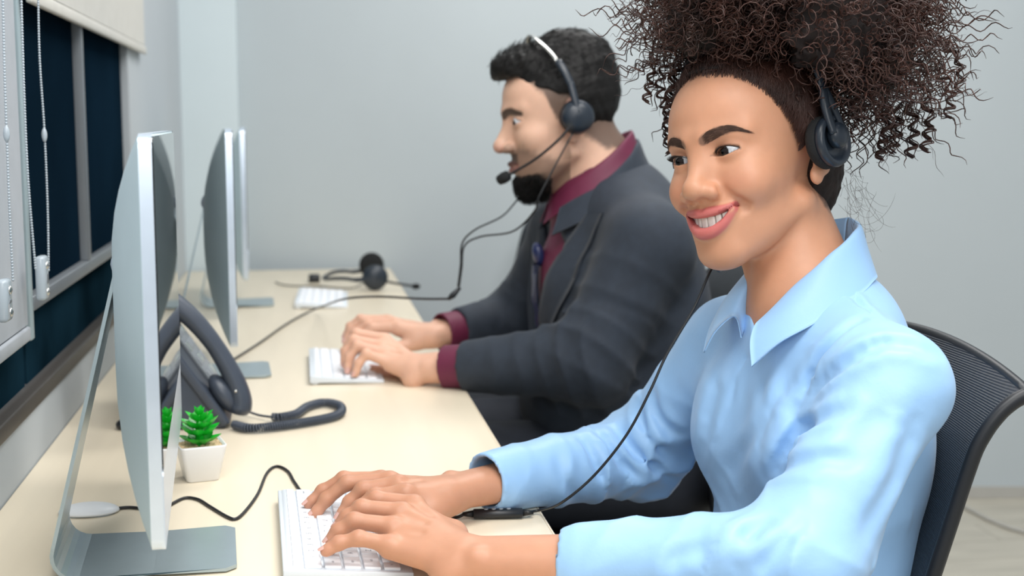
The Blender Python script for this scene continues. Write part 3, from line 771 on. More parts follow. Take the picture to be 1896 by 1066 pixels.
for s_ in (1, -1):   # collar bones and neck cords
    hv.cone(W2L(tw(s_ * .012, .054, .965)), W2L(tw(s_ * .05, .048, .975)), .005, .005, .012)
    hv.cone((s_ * -.050, -.015, -.055), W2L(tw(s_ * .014, .050, .972)), .010, .006, .016)
Vh, Qh = hv.surface(2)
SKIN = np.array([.60, .300, .180])
def zline(y): return np.interp(y, [-.12, -.07, -.045, -.03, -.016, -.004, .006, .016, .030, .045, .060, .072], [-.085, -.080, -.070, -.04, .012, .004, -.002, .016, .040, .060, .075, .081])
def paint_face(V, k, skin, lipc, fem=True):
    C = np.tile(skin, (len(V), 1)); x, y, z = V.T; ax = np.abs(x)
    def mixin(t, c):
        t = np.clip(t, 0, 1)[:, None]; C[:] = C * (1 - t) + np.asarray(c) * t
    up, ru, lo, rl = k['lipcurves']
    near = (z < -.045) & (z > -.095) & (y > .05) & (ax < .036)
    i = np.where(near)[0]; D = np.minimum(seg_dist(V[i], up, ru), seg_dist(V[i], lo, rl))
    t = np.zeros(len(V)); t[i] = sstep(k.get('lipw', .0023), k.get('lipw', .0023) - .0012, D); mixin(t, lipc)
    if k.get('smile'):   # inside of the mouth
        zu = np.interp(ax, [0, .010, .019, .026, .031], [-.0618, -.0613, -.0596, -.0566, -.0532]); zl = np.interp(ax, [0, .010, .019, .026, .031], [-.0736, -.0723, -.0672, -.0600, -.0550])
        ycut = .0835 - 19. * ax ** 2
        mixin(((z < zu) & (z > zl) & (y < ycut - .0015) & (y > .03) & (ax < .0315)).astype(float), (.10, .022, .02))
        mixin(((z < zu + .002) & (z > zl - .002) & (ax > .0175) & (ax < .0312) & (y > .060)).astype(float) * .9, (.42, .10, .095))
    return C, mixin
Cw, mx_ = paint_face(Vh, kw, SKIN, (.56, .155, .14))
x, y, z = Vh.T; ax = np.abs(x)
# brows
def brow_field(V, pts, w_):
    D = seg_dist(V * [1, 1, 1], np.array(pts), np.array(w_)); return D
bp_ = [(.013, .088, .0140), (.020, .086, .0170), (.030, .081, .0205), (.040, .073, .0215), (.050, .064, .0170)]
bw_ = [.0042, .0048, .0042, .0028, .0008]
for sg in (1, -1):
    i = np.where((z > 0) & (z < .04) & (x * sg > .005) & (y > .04))[0]
    D = brow_field(Vh[i], [(sg * a, b, c) for a, b, c in bp_], bw_); t = np.zeros(len(Vh)); t[i] = sstep(.0020, -.0006, D + .0006 * wob(Vh[i], 900)) * .85; mx_(t, (.165, .092, .066))
# hairline with soft baby-hair edge
hl_ = z - zline(y) + .004 * wob(Vh, 260) + .002 * wob(Vh, 700)
fade = sstep(-.006, .016, hl_) * (y < .09); fade[(ax > .079) & (z < .02)] = 0; fade[z < -.1] = 0
mx_(fade * .93, (.018, .009, .007))
# rosy cheeks and nose tip: skin's own colour; dark lash line, darker upper lids
for sg in (1, -1):
    mx_(.16 * np.exp(-(((x - sg * .040) / .018) ** 2 + ((z + .034) / .015) ** 2)) * (y > .02), (.68, .20, .15))
ex, ey, ez = kw['eye']
for sg in (1, -1):
    xr = (x - sg * ex) * sg; zr = z - ez - .10 * xr; d_up = np.abs(zr - .0046 * (1 - (xr / .0142) ** 2)); t = sstep(.0020, .0006, d_up) * sstep(-.0135, -.0110, xr) * sstep(.0160, .0145, xr) * (y > ey + .003) * (y < ey + .018)
    mx_(t * .9, (.02, .012, .010)); mx_(.35 * np.exp(-((xr / .014) ** 2 + ((zr - .007) / .004) ** 2)) * (y > .06), (.40, .17, .10))
    d_lo = np.abs(zr + .0034 * (1 - (xr / .0142) ** 2)); mx_(.45 * sstep(.0012, .0003, d_lo) * (np.abs(xr) < .0145) * (y > ey + .003) * (y < ey + .018), (.12, .05, .04))

# hands -----------------------------------------------------------------
FR = {'pinky': (.0082, .0070, .0064, .0056), 'ring': (.0090, .0078, .0071, .0062), 'mid': (.0094, .0081, .0073, .0064), 'index': (.0092, .0080, .0072, .0063), 'thumb': (.0125, .0100, .0085)}
def hand_volume(J, wrist, elbow, up, scale=1., cuff=.6, h=.0015, wr=(.026, .020)):
    """J: joints per finger (world). Palm built from cones wrist->knuckles."""
    A = np.vstack([np.array(v_) for v_ in J.values()] + [wrist[None], (wrist + (elbow - wrist) * cuff)[None]])
    lo = A.min(0) - .045; hi = A.max(0) + .045
    v = Vol(*[axis_pts((lo[i], hi[i], h)) for i in range(3)])
    sc = scale; up = unit(up); fa = unit(elbow - wrist)
    mc = {n: np.array(J[n][0]) for n in ('pinky', 'ring', 'mid', 'index')}
    across = unit(mc['pinky'] - mc['index']); 
    # forearm, slightly flat at the wrist
    e1 = wrist + (elbow - wrist) * cuff
    for s_ in (-1, 1):
        v.cone(wrist + across * s_ * .0085 * sc, e1 + across * s_ * .008 * sc, .0165 * sc, .0245 * sc, .012)
    for n, rr in (('pinky', .0115), ('ring', .0125), ('mid', .0130), ('index', .0130)):
        off = {'pinky': .012, 'ring': .004, 'mid': -.004, 'index': -.012}[n]
        a = wrist + across * off * sc - fa * .012; b = mc[n] - up * .004
        v.cone(a, b, .0135 * sc, rr * sc * .88, .012)
        v.ell(mc[n], (.0080 * sc,) * 3, .008)                         # knuckle
    # ball of the thumb and heel
    th = np.array(J['thumb'][0]); v.cone(wrist - up * .006 - across * .008, th, .014 * sc, .0125 * sc, .014)
    v.cone(th, mc['index'] * .7 + wrist * .3 - up * .008, .011 * sc, .009 * sc, .014)
    v.ell(wrist + across * .018 * sc - fa * .018 - up * .008, (.013 * sc,) * 3, .014)
    v.ell(wrist + across * .017 * sc + up * .012 * sc + fa * .008, (.0070 * sc,) * 3, .010)   # wrist bone
    tips = []
    for n in ('pinky', 'ring', 'mid', 'index', 'thumb'):
        P = [np.array(p) for p in J[n]]; rs = [r_ * sc for r_ in FR[n]]
        v.chain(P, rs, .005, .0045)
        for p, r_ in zip(P[1:-1], rs[1:-1]): v.ell(p, (r_ * 1.0,) * 3, .004)   # joints
        v.ell(P[-1] + (P[-2] - P[-1]) * .25, (rs[-1] * 1.02,) * 3, .003)
        tips.append((P[-1], unit(P[-1] - P[-2]), rs[-1]))
    for i in range(3):                                                             # hollows between tendons
        a_, b_ = ('pinky', 'ring', 'mid', 'index')[i:i + 2]; m_ = (mc[a_] + mc[b_]) / 2 + up * .0135 * sc
        v.cone(m_ - unit(m_ - wrist) * .004, m_ * .65 + wrist * .35 + up * .004, .0022, .001, .008, sub=True)
    return v, tips
def nails(person, tips, across, up, m):
    for p, d_, r_ in tips:
        n = unit(up - d_ * (up @ d_)); s_ = np.cross(d_, n)
        n2 = unit(n * .9 + d_ * .25); V = []; Fc = []
        for i, t in enumerate(np.linspace(-1, 1, 7)):
            for j, q in enumerate(np.linspace(-1, 1, 7)):
                w_ = 1 - .25 * max(0, abs(t)) ** 3
                V.append(p + d_ * (t * r_ * .85 + r_ * .15) + s_ * (q * r_ * .72 * w_) + n * (r_ * 1.045 * math.sqrt(max(1 - (q * .72 * w_) ** 2 - .10 * (t > 0) * t * t, .05)) + .0002))
        for i in range(6):
            for j in range(6): a = i * 7 + j; Fc.append((a, a + 7, a + 8, a + 1))
        part('fingernail', (V, Fc), m, person)
Lj = {'pinky': [(722, 1008, 1.250), (664, 996, 1.255), (627, 1005, 1.256), (603, 1020, 1.255)],
      'ring': [(730, 974, 1.275), (656, 964, 1.282), (627, 983, 1.283), (613, 1000, 1.282)],
      'mid': [(746, 948, 1.298), (670, 940, 1.308), (643, 957, 1.309), (629, 973, 1.308)],
      'index': [(768, 934, 1.320), (696, 923, 1.333), (667, 939, 1.334), (650, 956, 1.333)],
      'thumb': [(838, 990, 1.29), (785, 985, 1.322), (740, 975, 1.335)]}
Rj = {'pinky': [(706, 886, 1.452), (636, 885, 1.456), (597, 908, 1.456), (571, 933, 1.452)],
      'ring': [(722, 888, 1.430), (642, 894, 1.434), (604, 924, 1.434), (581, 954, 1.430)],
      'mid': [(738, 896, 1.408), (672, 905, 1.410), (648, 930, 1.410), (632, 955, 1.406)],
      'index': [(752, 912, 1.386), (694, 918, 1.390), (664, 940, 1.390), (645, 962, 1.386)],
      'thumb': [(800, 948, 1.385), (752, 962, 1.365), (708, 974, 1.36)]}
Lj = {k_: [aty(*q) for q in v_] for k_, v_ in Lj.items()}; Rj = {k_: [aty(*q) for q in v_] for k_, v_ in Rj.items()}
parts_V, parts_Q, parts_C = [L2W(Vh)], [Qh], [Cw]
HC = SKIN * np.array([.90, .90, .92])
UPW = np.array([.12, 0, 1.])
alltips = []
for J, wr_, el_ in ((Lj, LWR, LEL), (Rj, RWR, REL)):
    hvv, tips = hand_volume(J, wr_, el_, UPW, 1.03, .55); V_, Q_ = hvv.surface(2)
    C_ = np.tile(HC, (len(V_), 1)); alltips += tips
    for n in ('pinky', 'ring', 'mid', 'index'):
        for jj in (0, 1, 2): 
            D = np.linalg.norm(V_ - (np.array(J[n][jj]) + UPW * .008), axis=1); t = (.22 * np.exp(-(D / .007) ** 2))[:, None]; C_ = C_ * (1 - t) + np.array([.40, .17, .10]) * t
        D = np.linalg.norm(V_ - np.array(J[n][3]), axis=1); t = (.35 * np.exp(-(D / .010) ** 2))[:, None]; C_ = C_ * (1 - t) + np.array([.66, .33, .25]) * t
    parts_V.append(V_); parts_Q.append(Q_); parts_C.append(C_)
# hidden body under the clothes: arms, trunk, legs
bv = Vol(axis_pts((.05, .80, .008)), axis_pts((1.05, 1.75, .008)), axis_pts((.02, 1.02, .008)))
bv.ell(tw(0, 0, .86), (.09, .12, .15), .05); bv.ell(tw(0, -.01, .68), (.085, .115, .15), .05); bv.ell(tw(0, -.02, .54), (.11, .14, .09), .05)
for s_, e_, w_ in ((LSH, LEL, LWR), (RSH, REL, RWR)): bv.chain([NB - [0, 0, .06], s_ + [0, 0, -.015], e_, w_ * .6 + e_ * .4], [.045, .040, .033, .027], .03, .02)
for s_ in (1, -1):
    hp_ = tw(s_ * .085, .02, .52); kn = hp_ + np.array([-.40, 0, .0]); an = kn + np.array([.08, 0, -.43])
    bv.chain([hp_, kn, an], [.062, .045, .032], .03, .02); bv.cone(an + [0, 0, -.01], an + [-.11, 0, -.03], .026, .02, .02)
V_, Q_ = bv.surface(1); parts_V.append(V_); parts_Q.append(Q_); parts_C.append(np.tile(SKIN, (len(V_), 1)))
n0 = 0; QQ = []
for V_, Q_ in zip(parts_V, parts_Q): QQ.append(Q_ + n0); n0 += len(V_)
body = part('body', (np.vstack(parts_V), np.vstack(QQ)), M['skin_w'], woman); set_col(body.data, np.vstack(parts_C))
nails(woman, alltips, None, UPW, M['nail'])
for sg in (1, -1):
    eyeball('eye', (sg * ex, ey, ez), .0122, (.17, .975, -.05), (.009, .004, .003), woman, WH, woman)
# teeth: an arch of separate crowns
tv = []
for row, zc, n_, hh in ((1, -.0667, 10, .0130),):
    s_ = 0
    for sg in (1, -1):
        s_ = 0
        for i, wd in enumerate((.0086, .0066, .0072, .0058)):
            xm = s_ + wd / 2; s_ += wd * (1 - .06 * i); yy = .0790 - 15 * xm ** 2; an = math.atan(2 * 17 * xm)
            V_, F_ = box((-wd / 2 + .0002, -.003, -hh / 2 + .0006 * (i == 1)), (wd / 2 - .0002, .0026, hh / 2), .0017, 3)
            Rm = np.array([[math.cos(-an * sg), -math.sin(-an * sg), 0], [math.sin(-an * sg), math.cos(-an * sg), 0], [0, 0, 1]])
            tv.append((V_ @ Rm.T + [sg * xm, yy, zc + 5.5 * xm ** 2], F_))
V_, F_ = join(*tv); part('teeth', (L2W(V_), F_), M['teeth'], woman)
# lashes and brow hairs
LS = []
for sg in (1, -1):
    for t in np.linspace(-.98, 1.0, 70):
        x0 = t * .0142; zz = .0046 * (1 - t * t) + .10 * x0; q = math.sqrt(max(.0140 ** 2 - x0 * x0 * .85 - zz * zz, 1e-7)); p = np.array([sg * (ex + x0), ey + q, ez + zz])
        out = np.array([sg * (t * .5 + .12), 1.0, .05]); out = unit(out); ln = .0068 * (.65 + .35 * t)
        LS.append([p + out * ln * a + np.array([0, 0, ln * .45 * a * a]) for a in np.linspace(0, 1, 6)])
    for t in np.linspace(.3, .9, 5):
        x0 = t * .0146; zz = -.0034 * (1 - t * t) + .10 * x0; q = math.sqrt(max(.0138 ** 2 - x0 * x0 * .85 - zz * zz, 1e-7)); p = np.array([sg * (ex + x0), ey + q, ez + zz])
        out = unit(np.array([sg * (t * .5), 1.0, -.6])); LS.append([p + out * .0018 * a for a in np.linspace(0, 1, 6)])
part('eyelashes', tuple(a if i else L2W(a) for i, a in enumerate(strands(np.array(LS), .00018))), M['lash'], woman)['kind'] = 'stuff'
BS = []
bc = spline(bp_, 12); 
for sg in (1, -1):
    for _ in range(700):
        t = random.random() ** .85; i = int(t * (len(bc) - 1)); p = bc[i].copy(); wloc = np.interp(t, np.linspace(0, 1, 5), bw_)
        p[2] += random.uniform(-1, 1) * wloc * 1.1; p[1] += .0005
        tg = unit(np.array([.8, -.45, .55 * (1 - 1.5 * t)])); ln = random.uniform(.005, .008)
        q = [p + tg * ln * a + np.array([0, -.0006, -.0012 * t]) * a * a for a in np.linspace(0, 1, 5)]
        BS.append([w_ * [sg, 1, 1] for w_ in q])
BS = np.array(BS)
# keep brow hairs on the skin: snap to nearest face vertex outward
fi = np.where((Vh[:, 2] > -.002) & (Vh[:, 2] < .04) & (Vh[:, 1] > .035))[0]; FV = Vh[fi]
def snap(P, FV, lift):
    P = P.copy(); flat = P.reshape(-1, 3)
    for s0 in range(0, len(flat), 400):
        b = flat[s0:s0 + 400]; D = (b[:, None, 0] - FV[None, :, 0]) ** 2 + (b[:, None, 2] - FV[None, :, 2]) ** 2; j = D.argmin(1); b[:, 1] = FV[j, 1]
    lf = np.linspace(.0002, lift, P.shape[1]); P[:, :, 1] += lf[None]
    return P
BS = snap(BS, FV, .0011)
part('eyebrows', tuple(a if i else L2W(a) for i, a in enumerate(strands(BS, .00009))), M['brow'], woman)['kind'] = 'stuff'
# ---- hair of the woman
def lobe(u_, v_, t, r): return atd(u_, v_, t), np.array(r)
LOBES = [lobe(1475, -20, 1.46, (.135, .135, .120)), lobe(1315, 50, 1.44, (.070, .080, .068)), lobe(1618, 95, 1.44, (.064, .080, .078)),
         lobe(1440, -70, 1.42, (.12, .12, .10)), lobe(1545, 30, 1.36, (.080, .085, .085)), lobe(1400, 20, 1.52, (.10, .10, .08))]
# dark mass: scalp cap following the hairline plus the core of the puff
cv = Vol(axis_pts((.28, .72, .004)), axis_pts((1.20, 1.62, .004)), axis_pts((1.03, 1.44, .004)))
cl = Vol(axis_pts((-.09, .09, .0024)), axis_pts((-.125, .10, .0024)), axis_pts((-.10, .13, .0024)))
cl.ell((0, -.013, .033), (.0765, .0955, .083), .01); cl.ell((0, .030, .036), (.0625, .0565, .0565), .02)
cl.ell((0, -.060, -.020), (.060, .058, .066), .03)
X_, Y_, Z_ = cl.ax[0][:, None, None], cl.ax[1][None, :, None], cl.ax[2][None, None, :]
cut = (np.interp(cl.ax[1], [-.12, -.07, -.045, -.03, -.016, -.004, .006, .016, .030, .045, .060, .072], [-.085, -.080, -.070, -.04, .016, .020, .020, .040, .062, .076, .088, .094])[None, :, None] - Z_) * .6 + 0 * X_
cl.d = np.maximum(cl.d, cut.astype(np.float32))
cl.displace(lambda p: .0015 * wob(p, 320), .01)
Vc, Qc = cl.surface(1)
for c_, r_ in LOBES: cv.ell(c_, r_ * .60, .03)
cv.displace(lambda p: .010 * wob(p, 110) + .004 * wob(p, 330), .03)
Vc2, Qc2 = cv.surface(1)
hair = part('hair', (np.vstack([L2W(Vc), Vc2]), np.vstack([Qc, Qc2 + len(Vc)])), M['hair_core'], woman)
def curls(n, npt, rad_rng, pitch, len_rng, thick, start=(.55, .9), grav=.25, wild=.5):
    """helical strands springing outward from the lobes"""
    wgt = np.array([r_[0] ** 2 for _, r_ in LOBES]); li = rng.choice(len(LOBES), n, p=wgt / wgt.sum())
    c_ = np.array([l[0] for l in LOBES])[li]; r_ = np.array([l[1] for l in LOBES])[li]
    dv = unit(rng.normal(size=(n, 3))); st = c_ + dv * r_ * rng.uniform(*start, (n, 1))
    dr = unit(dv + wild * rng.normal(size=(n, 3)) * .6 + np.array([0, 0, -grav])); Ln = rng.uniform(*len_rng, (n, 1))
    t = np.linspace(0, 1, npt)[None, :, None]
    drift = unit(rng.normal(size=(n, 3)))[:, None] * .35 * t ** 2 * Ln[:, None]
    ctr = st[:, None] + dr[:, None] * Ln[:, None] * t + drift + np.array([0, 0, -1.])[None, None] * grav * .5 * t ** 2 * Ln[:, None]
    a = unit(np.cross(dr, rng.normal(size=(n, 3)))); b = np.cross(dr, a)
    hr = rng.uniform(*rad_rng, (n, 1, 1)) * (.5 + .5 * np.minimum(t * 4, 1)); ph = rng.uniform(0, 6.28, (n, 1, 1)); sgn = rng.choice([-1, 1], (n, 1, 1))
    wn = ph + sgn * 2 * math.pi * Ln[:, None] / rng.uniform(*pitch, (n, 1, 1)) * t
    P = ctr + hr * (np.cos(wn) * a[:, None] + np.sin(wn) * b[:, None])
    # keep the face clear: drop strands that fall in front of forehead and cheeks
    L_ = P.reshape(-1, 3) @ WHi[:3, :3].T + WHi[:3, 3]
    zl = np.interp(L_[:, 1], [-.045, -.03, -.016, .006, .030, .045, .060, .072, .12], [-.05, -.03, .0, -.0, .045, .062, .074, .080, .092])
    bad = (L_[:, 1] > -.05) & (np.abs(L_[:, 0]) < .13) & (L_[:, 2] < zl + .004); bad = bad.reshape(n, npt)
    keep = ~bad.any(1)
    return P[keep]
sets = [(curls(5200, 28, (.003, .0058), (.014, .022), (.040, .075), .0005, (.55, .88), .15), .00070),
        (curls(1000, 30, (.002, .006), (.014, .026), (.04, .08), .0003, (.75, .95), .12, .8), .00028)]
for P_, th_ in sets: part('hair_strands', strands(P_, th_), M['hair_w'], hair)
# ringlets hanging at the far temple and loose tails at the far right and nape
def ringlet(px, t0, rad, turns, thick, n=150):
    C_ = spline([atd(u_, v_, t0) for u_, v_ in px], 24); L = np.linspace(0, 1, len(C_)); s_ = np.linspace(0, 1, n)
    C_ = np.stack([np.interp(s_, L, C_[:, i]) for i in range(3)], 1); T_, N_, B_ = frames(C_)
    a = s_ * turns * 2 * math.pi; return C_ + rad * (np.cos(a)[:, None] * N_ + np.sin(a)[:, None] * B_)
RL = []
for px, t0, rad, tr in [([(1248, 130), (1238, 185), (1235, 235), (1240, 285)], 1.46, .0055, 5.5), ([(1256, 125), (1246, 170), (1241, 210), (1238, 255)], 1.465, .0050, 5), ([(1215, 110), (1206, 140), (1200, 165), (1196, 188)], 1.47, .004, 4),
                        ([(1232, 120), (1222, 150), (1224, 178), (1232, 200)], 1.47, .0045, 4), ([(1640, 200), (1640, 240), (1632, 270), (1628, 292)], 1.42, .005, 4), ([(1680, 190), (1692, 230), (1690, 262), (1684, 290)], 1.42, .005, 4),
                        ([(1712, 180), (1722, 220), (1718, 250), (1712, 278)], 1.42, .005, 4), ([(1735, 130), (1758, 160), (1762, 190), (1754, 216)], 1.42, .005, 4), ([(1745, 80), (1772, 110), (1778, 140), (1772, 170)], 1.42, .004, 4), ([(1660, 200), (1664, 235), (1660, 262), (1652, 282)], 1.42, .005, 4)]:
    for q in range(6):
        o_ = rng.normal(size=3) * .0012; RL.append(ringlet(px, t0, rad * rng.uniform(.85, 1.1), tr, .0005) + o_)
part('ringlets', strands(np.array(RL), .0008), M['hair_w'], hair)['kind'] = 'stuff'
NF = []
for _ in range(20):
    s0 = atd(rng.uniform(1552, 1585), rng.uniform(300, 385), 1.42); e0 = atd(rng.uniform(1580, 1640), rng.uniform(350, 455), 1.42 + rng.uniform(-.02, .03))
    s_ = np.linspace(0, 1, 40)[:, None]; P_ = s0 * (1 - s_) + e0 * s_ + np.array([0, 0, .02]) * np.sin(s_ * 3.14) * rng.normal()
    a = s_ * rng.uniform(4, 14) + rng.uniform(0, 6); ra = rng.uniform(.004, .014); NF.append(P_ + ra * s_ * np.hstack([np.cos(a), np.sin(a) * .5, np.sin(a)]))
part('flyaway_hair', strands(np.array(NF), .00014), M['hair_w'], hair)
# swept hair from the hairline up into the puff, lying on the skull
def on_skull(d_, lift):
    """point on the cranium along direction d_ from its centre"""
    c0 = np.array([0, -.012, .032]); rr = np.array([.0765, .0955, .0830]) + lift
    s_ = 1 / np.sqrt(((d_ / rr) ** 2).sum(-1, keepdims=True)); return c0 + d_ * s_
SW = []
for _ in range(4200):
    sg = rng.choice([-1, -1, -1, 1]); yy = rng.uniform(-.075, .068); zz = float(zline(yy)) + .030 * rng.beta(1.4, 1.6) - .006
    c0 = np.array([0, -.012, .032]); ry = np.clip(1 - ((yy + .012) / .0955) ** 2 - ((zz - .032) / .083) ** 2, .0, 1); xx = sg * .0765 * math.sqrt(ry) if ry > 0 else sg * rng.uniform(0, .03)
    d0 = unit(np.array([xx, yy, zz]) - c0); tgt = unit(np.array([sg * rng.uniform(0, .035), rng.uniform(-.075, -.01), .118]) - c0)
    s_ = np.linspace(0, rng.uniform(.45, 1.0), 11)[:, None]; D_ = unit(d0 * (1 - s_) + tgt * s_)
    wv = np.sin(s_ * rng.uniform(14, 30) + rng.uniform(0, 6)) * rng.uniform(.001, .0028) * np.minimum(s_ * 5, 1)
    SW.append(on_skull(D_, .0005 + .0035 * np.minimum(s_ * 8, 1) + .004 * s_ + wv * .6) + wv * np.array([.3, .8, .4]))
part('swept_hair', tuple(a if i else L2W(a) for i, a in enumerate(strands(np.array(SW), .00024))), M['hair_w'], hair)
# ------------------------------------------------------------------ clothes of the woman
def sample(v, p):
    """field value at points (nearest cell)"""
    i = [np.clip(np.searchsorted(a, p[:, j]), 0, len(a) - 1) for j, a in enumerate(v.ax)]
    return v.d[i[0], i[1], i[2]]
def drop(v, p, dr, lift=.001, reach=.12):
    """move points along dr until they meet the surface of v, then back off by lift"""
    p = np.asarray(p, float); dr = unit(dr); dr = np.broadcast_to(dr, p.shape); t = np.zeros(len(p)); done = np.zeros(len(p), bool)
    for _ in range(int(reach / .0015)):
        hit = sample(v, p + dr * t[:, None]) < 0; done |= hit; t = np.where(done, t, t + .0015)
    t = np.where(done, t, 0)
    return p + dr * (t - lift)[:, None]
def tube_cut(v, a, b, r, k=.004, sub=False, flat=1.):
    a = np.asarray(a, float); b = np.asarray(b, float); L = np.linalg.norm(b - a); n = (b - a) / L
    def f(X, Y, Z):
        x, y, z = X - a[0], Y - a[1], Z - a[2]; t = x * n[0] + y * n[1] + z * n[2]
        rad = np.sqrt(np.maximum(x * x + y * y + z * z - t * t, 0)) - r
        return np.maximum(rad, np.abs(t - L / 2) - L / 2)
    v.op(f, np.minimum(a, b) - r, np.maximum(a, b) + r, k, sub)
RT = np.stack([TL, TF, TU], 1)
sv = Vol(axis_pts((.13, .74, .0030)), axis_pts((1.035, 1.68, .0030)), axis_pts((.47, .60, .006), (.60, 1.08, .0030)))
sv.ell(tw(0, -.005, .85), (.142, .100, .160), .03, RT); sv.ell(tw(0, .0, .67), (.135, .108, .17), .05, RT); sv.ell(tw(0, -.01, .53), (.165, .13, .09), .05, RT)
for s_ in (1, -1): sv.ell(tw(s_ * .062, .066, .845), (.056, .048, .060), .05, RT)
LC0 = LWR + (LEL - LWR) * .29; RC0 = RWR + (REL - RWR) * .17 + np.array([0, 0, .004])
for sh, el, c0, rr in ((LSH, LEL, LC0, (.050, .053, .034)), (RSH, REL, RC0, (.052, .050, .036))):
    sv.cone(NB + [.005, 0, -.042], sh + [0, 0, .004], .048, .048, .04)
    sv.chain([sh, el, c0 + (el - c0) * .10], rr, .035, .03)
sv.ell(NB + [.030, -.004, -.042], (.058, .066, .050), .035)
LCd, RCd = unit(LEL - LC0), unit(REL - RC0 + [0, 0, .02])
def trace(px, near=.9, far=1.9):
    """photo points to points on the shirt: follow each ray to the surface it meets"""
    out = []
    for u_, v_ in spline([(a, b, 0) for a, b in px], 6)[:, :2]:
        t = np.arange(near, far, .002); P = _c + ray(u_, v_)[None] * t[:, None]; hit = np.where(sample(sv, P) < 0)[0]
        if len(hit) and hit[0] > 0: out.append(P[hit[0]])
    return np.array(out)
CREASES = [([(1608, 589), (1550, 630), (1507, 693), (1498, 730)], .0050, .006), ([(1734, 655), (1656, 636), (1603, 651), (1550, 687), (1516, 721)], .0075, .007), ([(1565, 758), (1511, 778), (1468, 822), (1444, 856)], .0065, .007),
           ([(1598, 850), (1492, 853), (1424, 880)], .0050, .008), ([(1482, 765), (1468, 812), (1440, 860)], .006, .007), ([(1560, 533), (1589, 560), (1618, 589)], .0040, .004), ([(1640, 760), (1600, 800), (1530, 900)], .003, .010),
           ([(1700, 760), (1660, 880), (1590, 1000)], .004, .009), ([(1420, 700), (1400, 790), (1340, 880)], .003, .009), ([(1470, 700), (1430, 760), (1400, 840)], .0035, .008), ([(1330, 690), (1310, 770), (1292, 850)], .0035, .008),
           ([(1207, 722), (1222, 780), (1260, 808)], .006, .006), ([(1096, 789), (1140, 847), (1188, 890)], .006, .006), ([(1077, 813), (1106, 866), (1125, 915)], .006, .006), ([(1140, 789), (1173, 837), (1250, 890)], .006, .006), ([(1180, 740), (1200, 800), (1240, 850)], .005, .006), ([(1030, 840), (1045, 890), (1070, 930)], .003, .007),
           ([(1390, 985), (1320, 1010), (1240, 1040)], .003, .007), ([(1440, 960), (1380, 1000), (1330, 1050)], .005, .008), ([(1350, 970), (1345, 1010), (1370, 1060)], .006, .006), ([(1265, 1010), (1250, 1040), (1255, 1070)], .002, .008), ([(1500, 960), (1430, 1030), (1400, 1060)], .004, .008)]
LINES = [(trace(px), a, w_) for px, a, w_ in CREASES]; LINES = [l for l in LINES if len(l[0]) > 3]
PLK = trace([(1385, 660), (1362, 715), (1337, 780), (1308, 866), (1290, 935), (1262, 975)])
def line_dist(p, L):
    D = np.full(len(p), 9.); T = np.zeros(len(p)); n = len(L) - 1
    for i_ in range(n):
        ab = L[i_ + 1] - L[i_]; t = np.clip((p - L[i_]) @ ab / (ab @ ab + 1e-12), 0, 1); d_ = np.linalg.norm(p - L[i_] - t[:, None] * ab, axis=1); m_ = d_ < D
        D = np.where(m_, d_, D); T = np.where(m_, (i_ + t) / n, T)
    return D, T
def folds(p):
    g = np.zeros(len(p))
    for sh, el, c0, amp in ((LSH, LEL, LC0, .0050), (RSH, REL, RC0, .0050)):
        for a, b, w0, w1, hel, pw in ((c0, el, .35, 1., 1.2, 1.2), (sh, el, .10, 1., 2.0, 2.2)):
            ab = b - a; L = np.linalg.norm(ab); n = ab / L; t = np.clip((p - a) @ n / L, 0, 1.1); rv = p - a - np.outer(t * L, n); rad = np.linalg.norm(rv, axis=1)
            e1 = unit(np.cross(n, [0, 0, 1.])); e2 = np.cross(n, e1); an_ = np.arctan2(rv @ e2, rv @ e1)
            m_ = (rad < .085) * (w0 + (w1 - w0) * t ** pw) * sstep(.0, .22, t)
            ph = t * L / .058 * 2 * math.pi + hel * np.sin(an_ + 1.) * 2. + 2.6 * wob(p, 15) + .8 * wob(p + 3, 40)
            g += -amp * m_ * (1 - np.abs(np.sin(ph * .5))) ** 1.5 * (1 + .8 * wob(p + 5, 20))
    q = p - TC; l = q @ TL; f = q @ TF; z_ = p[:, 2]
    body_ = (np.abs(l) < .15) * (f > -.02)
    ph = (z_ * 1.0 - np.abs(l) * .9) / .075 * 2 * math.pi + 2.5 * wob(p, 12)
    for L, a, w_ in LINES:
        lo_, hi_ = L.min(0) - .05, L.max(0) + .05; k_ = np.where(((p > lo_) & (p < hi_)).all(1))[0]
        if not len(k_): continue
        D, T = line_dist(p[k_], L); e_ = np.sin(math.pi * np.clip(T, .02, .98)) ** .6
        g[k_] += e_ * (a * np.exp(-(D / w_) ** 2) - a * .55 * np.exp(-((D - 2.1 * w_) / (1.1 * w_)) ** 2))
    D, T = line_dist(p, PLK); k_ = D < .05; g += np.where(k_, .0022 * np.exp(-(D / .0035) ** 2), 0)
    g += -.0024 * body_ * (1 - np.abs(np.sin(ph * .5))) ** 1.6 * (.35 + .65 * sstep(.85, .70, z_))
    g += .0016 * wob(p, 38) + .0028 * wob(p + 9, 18)
    return g
sv.displace(folds, .018)
tube_cut(sv, LC0, LC0 + LCd * .050, .0320, .003); tube_cut(sv, RC0, RC0 + RCd * .052, .0335, .003)
tube_cut(sv, LC0 - LCd * .02, LC0 + LCd * .03, .0270, .002, True); tube_cut(sv, RC0 - RCd * .02, RC0 + RCd * .04, .0285, .002, True)
sv.cone(NB + [.0, .0, -.01], NB + np.array([-.03, .01, .10]), .047, .056, .004, True)
ZV = .952
def vneck(X, Y, Z):
    qx, qy = X - TC[0], Y - TC[1]; l = qx * TL[0] + qy * TL[1]; f = qx * TF[0] + qy * TF[1]
    return np.maximum((np.abs(l + .004) - (Z - ZV) * .34) * .95, .02 - f + 0 * Z)
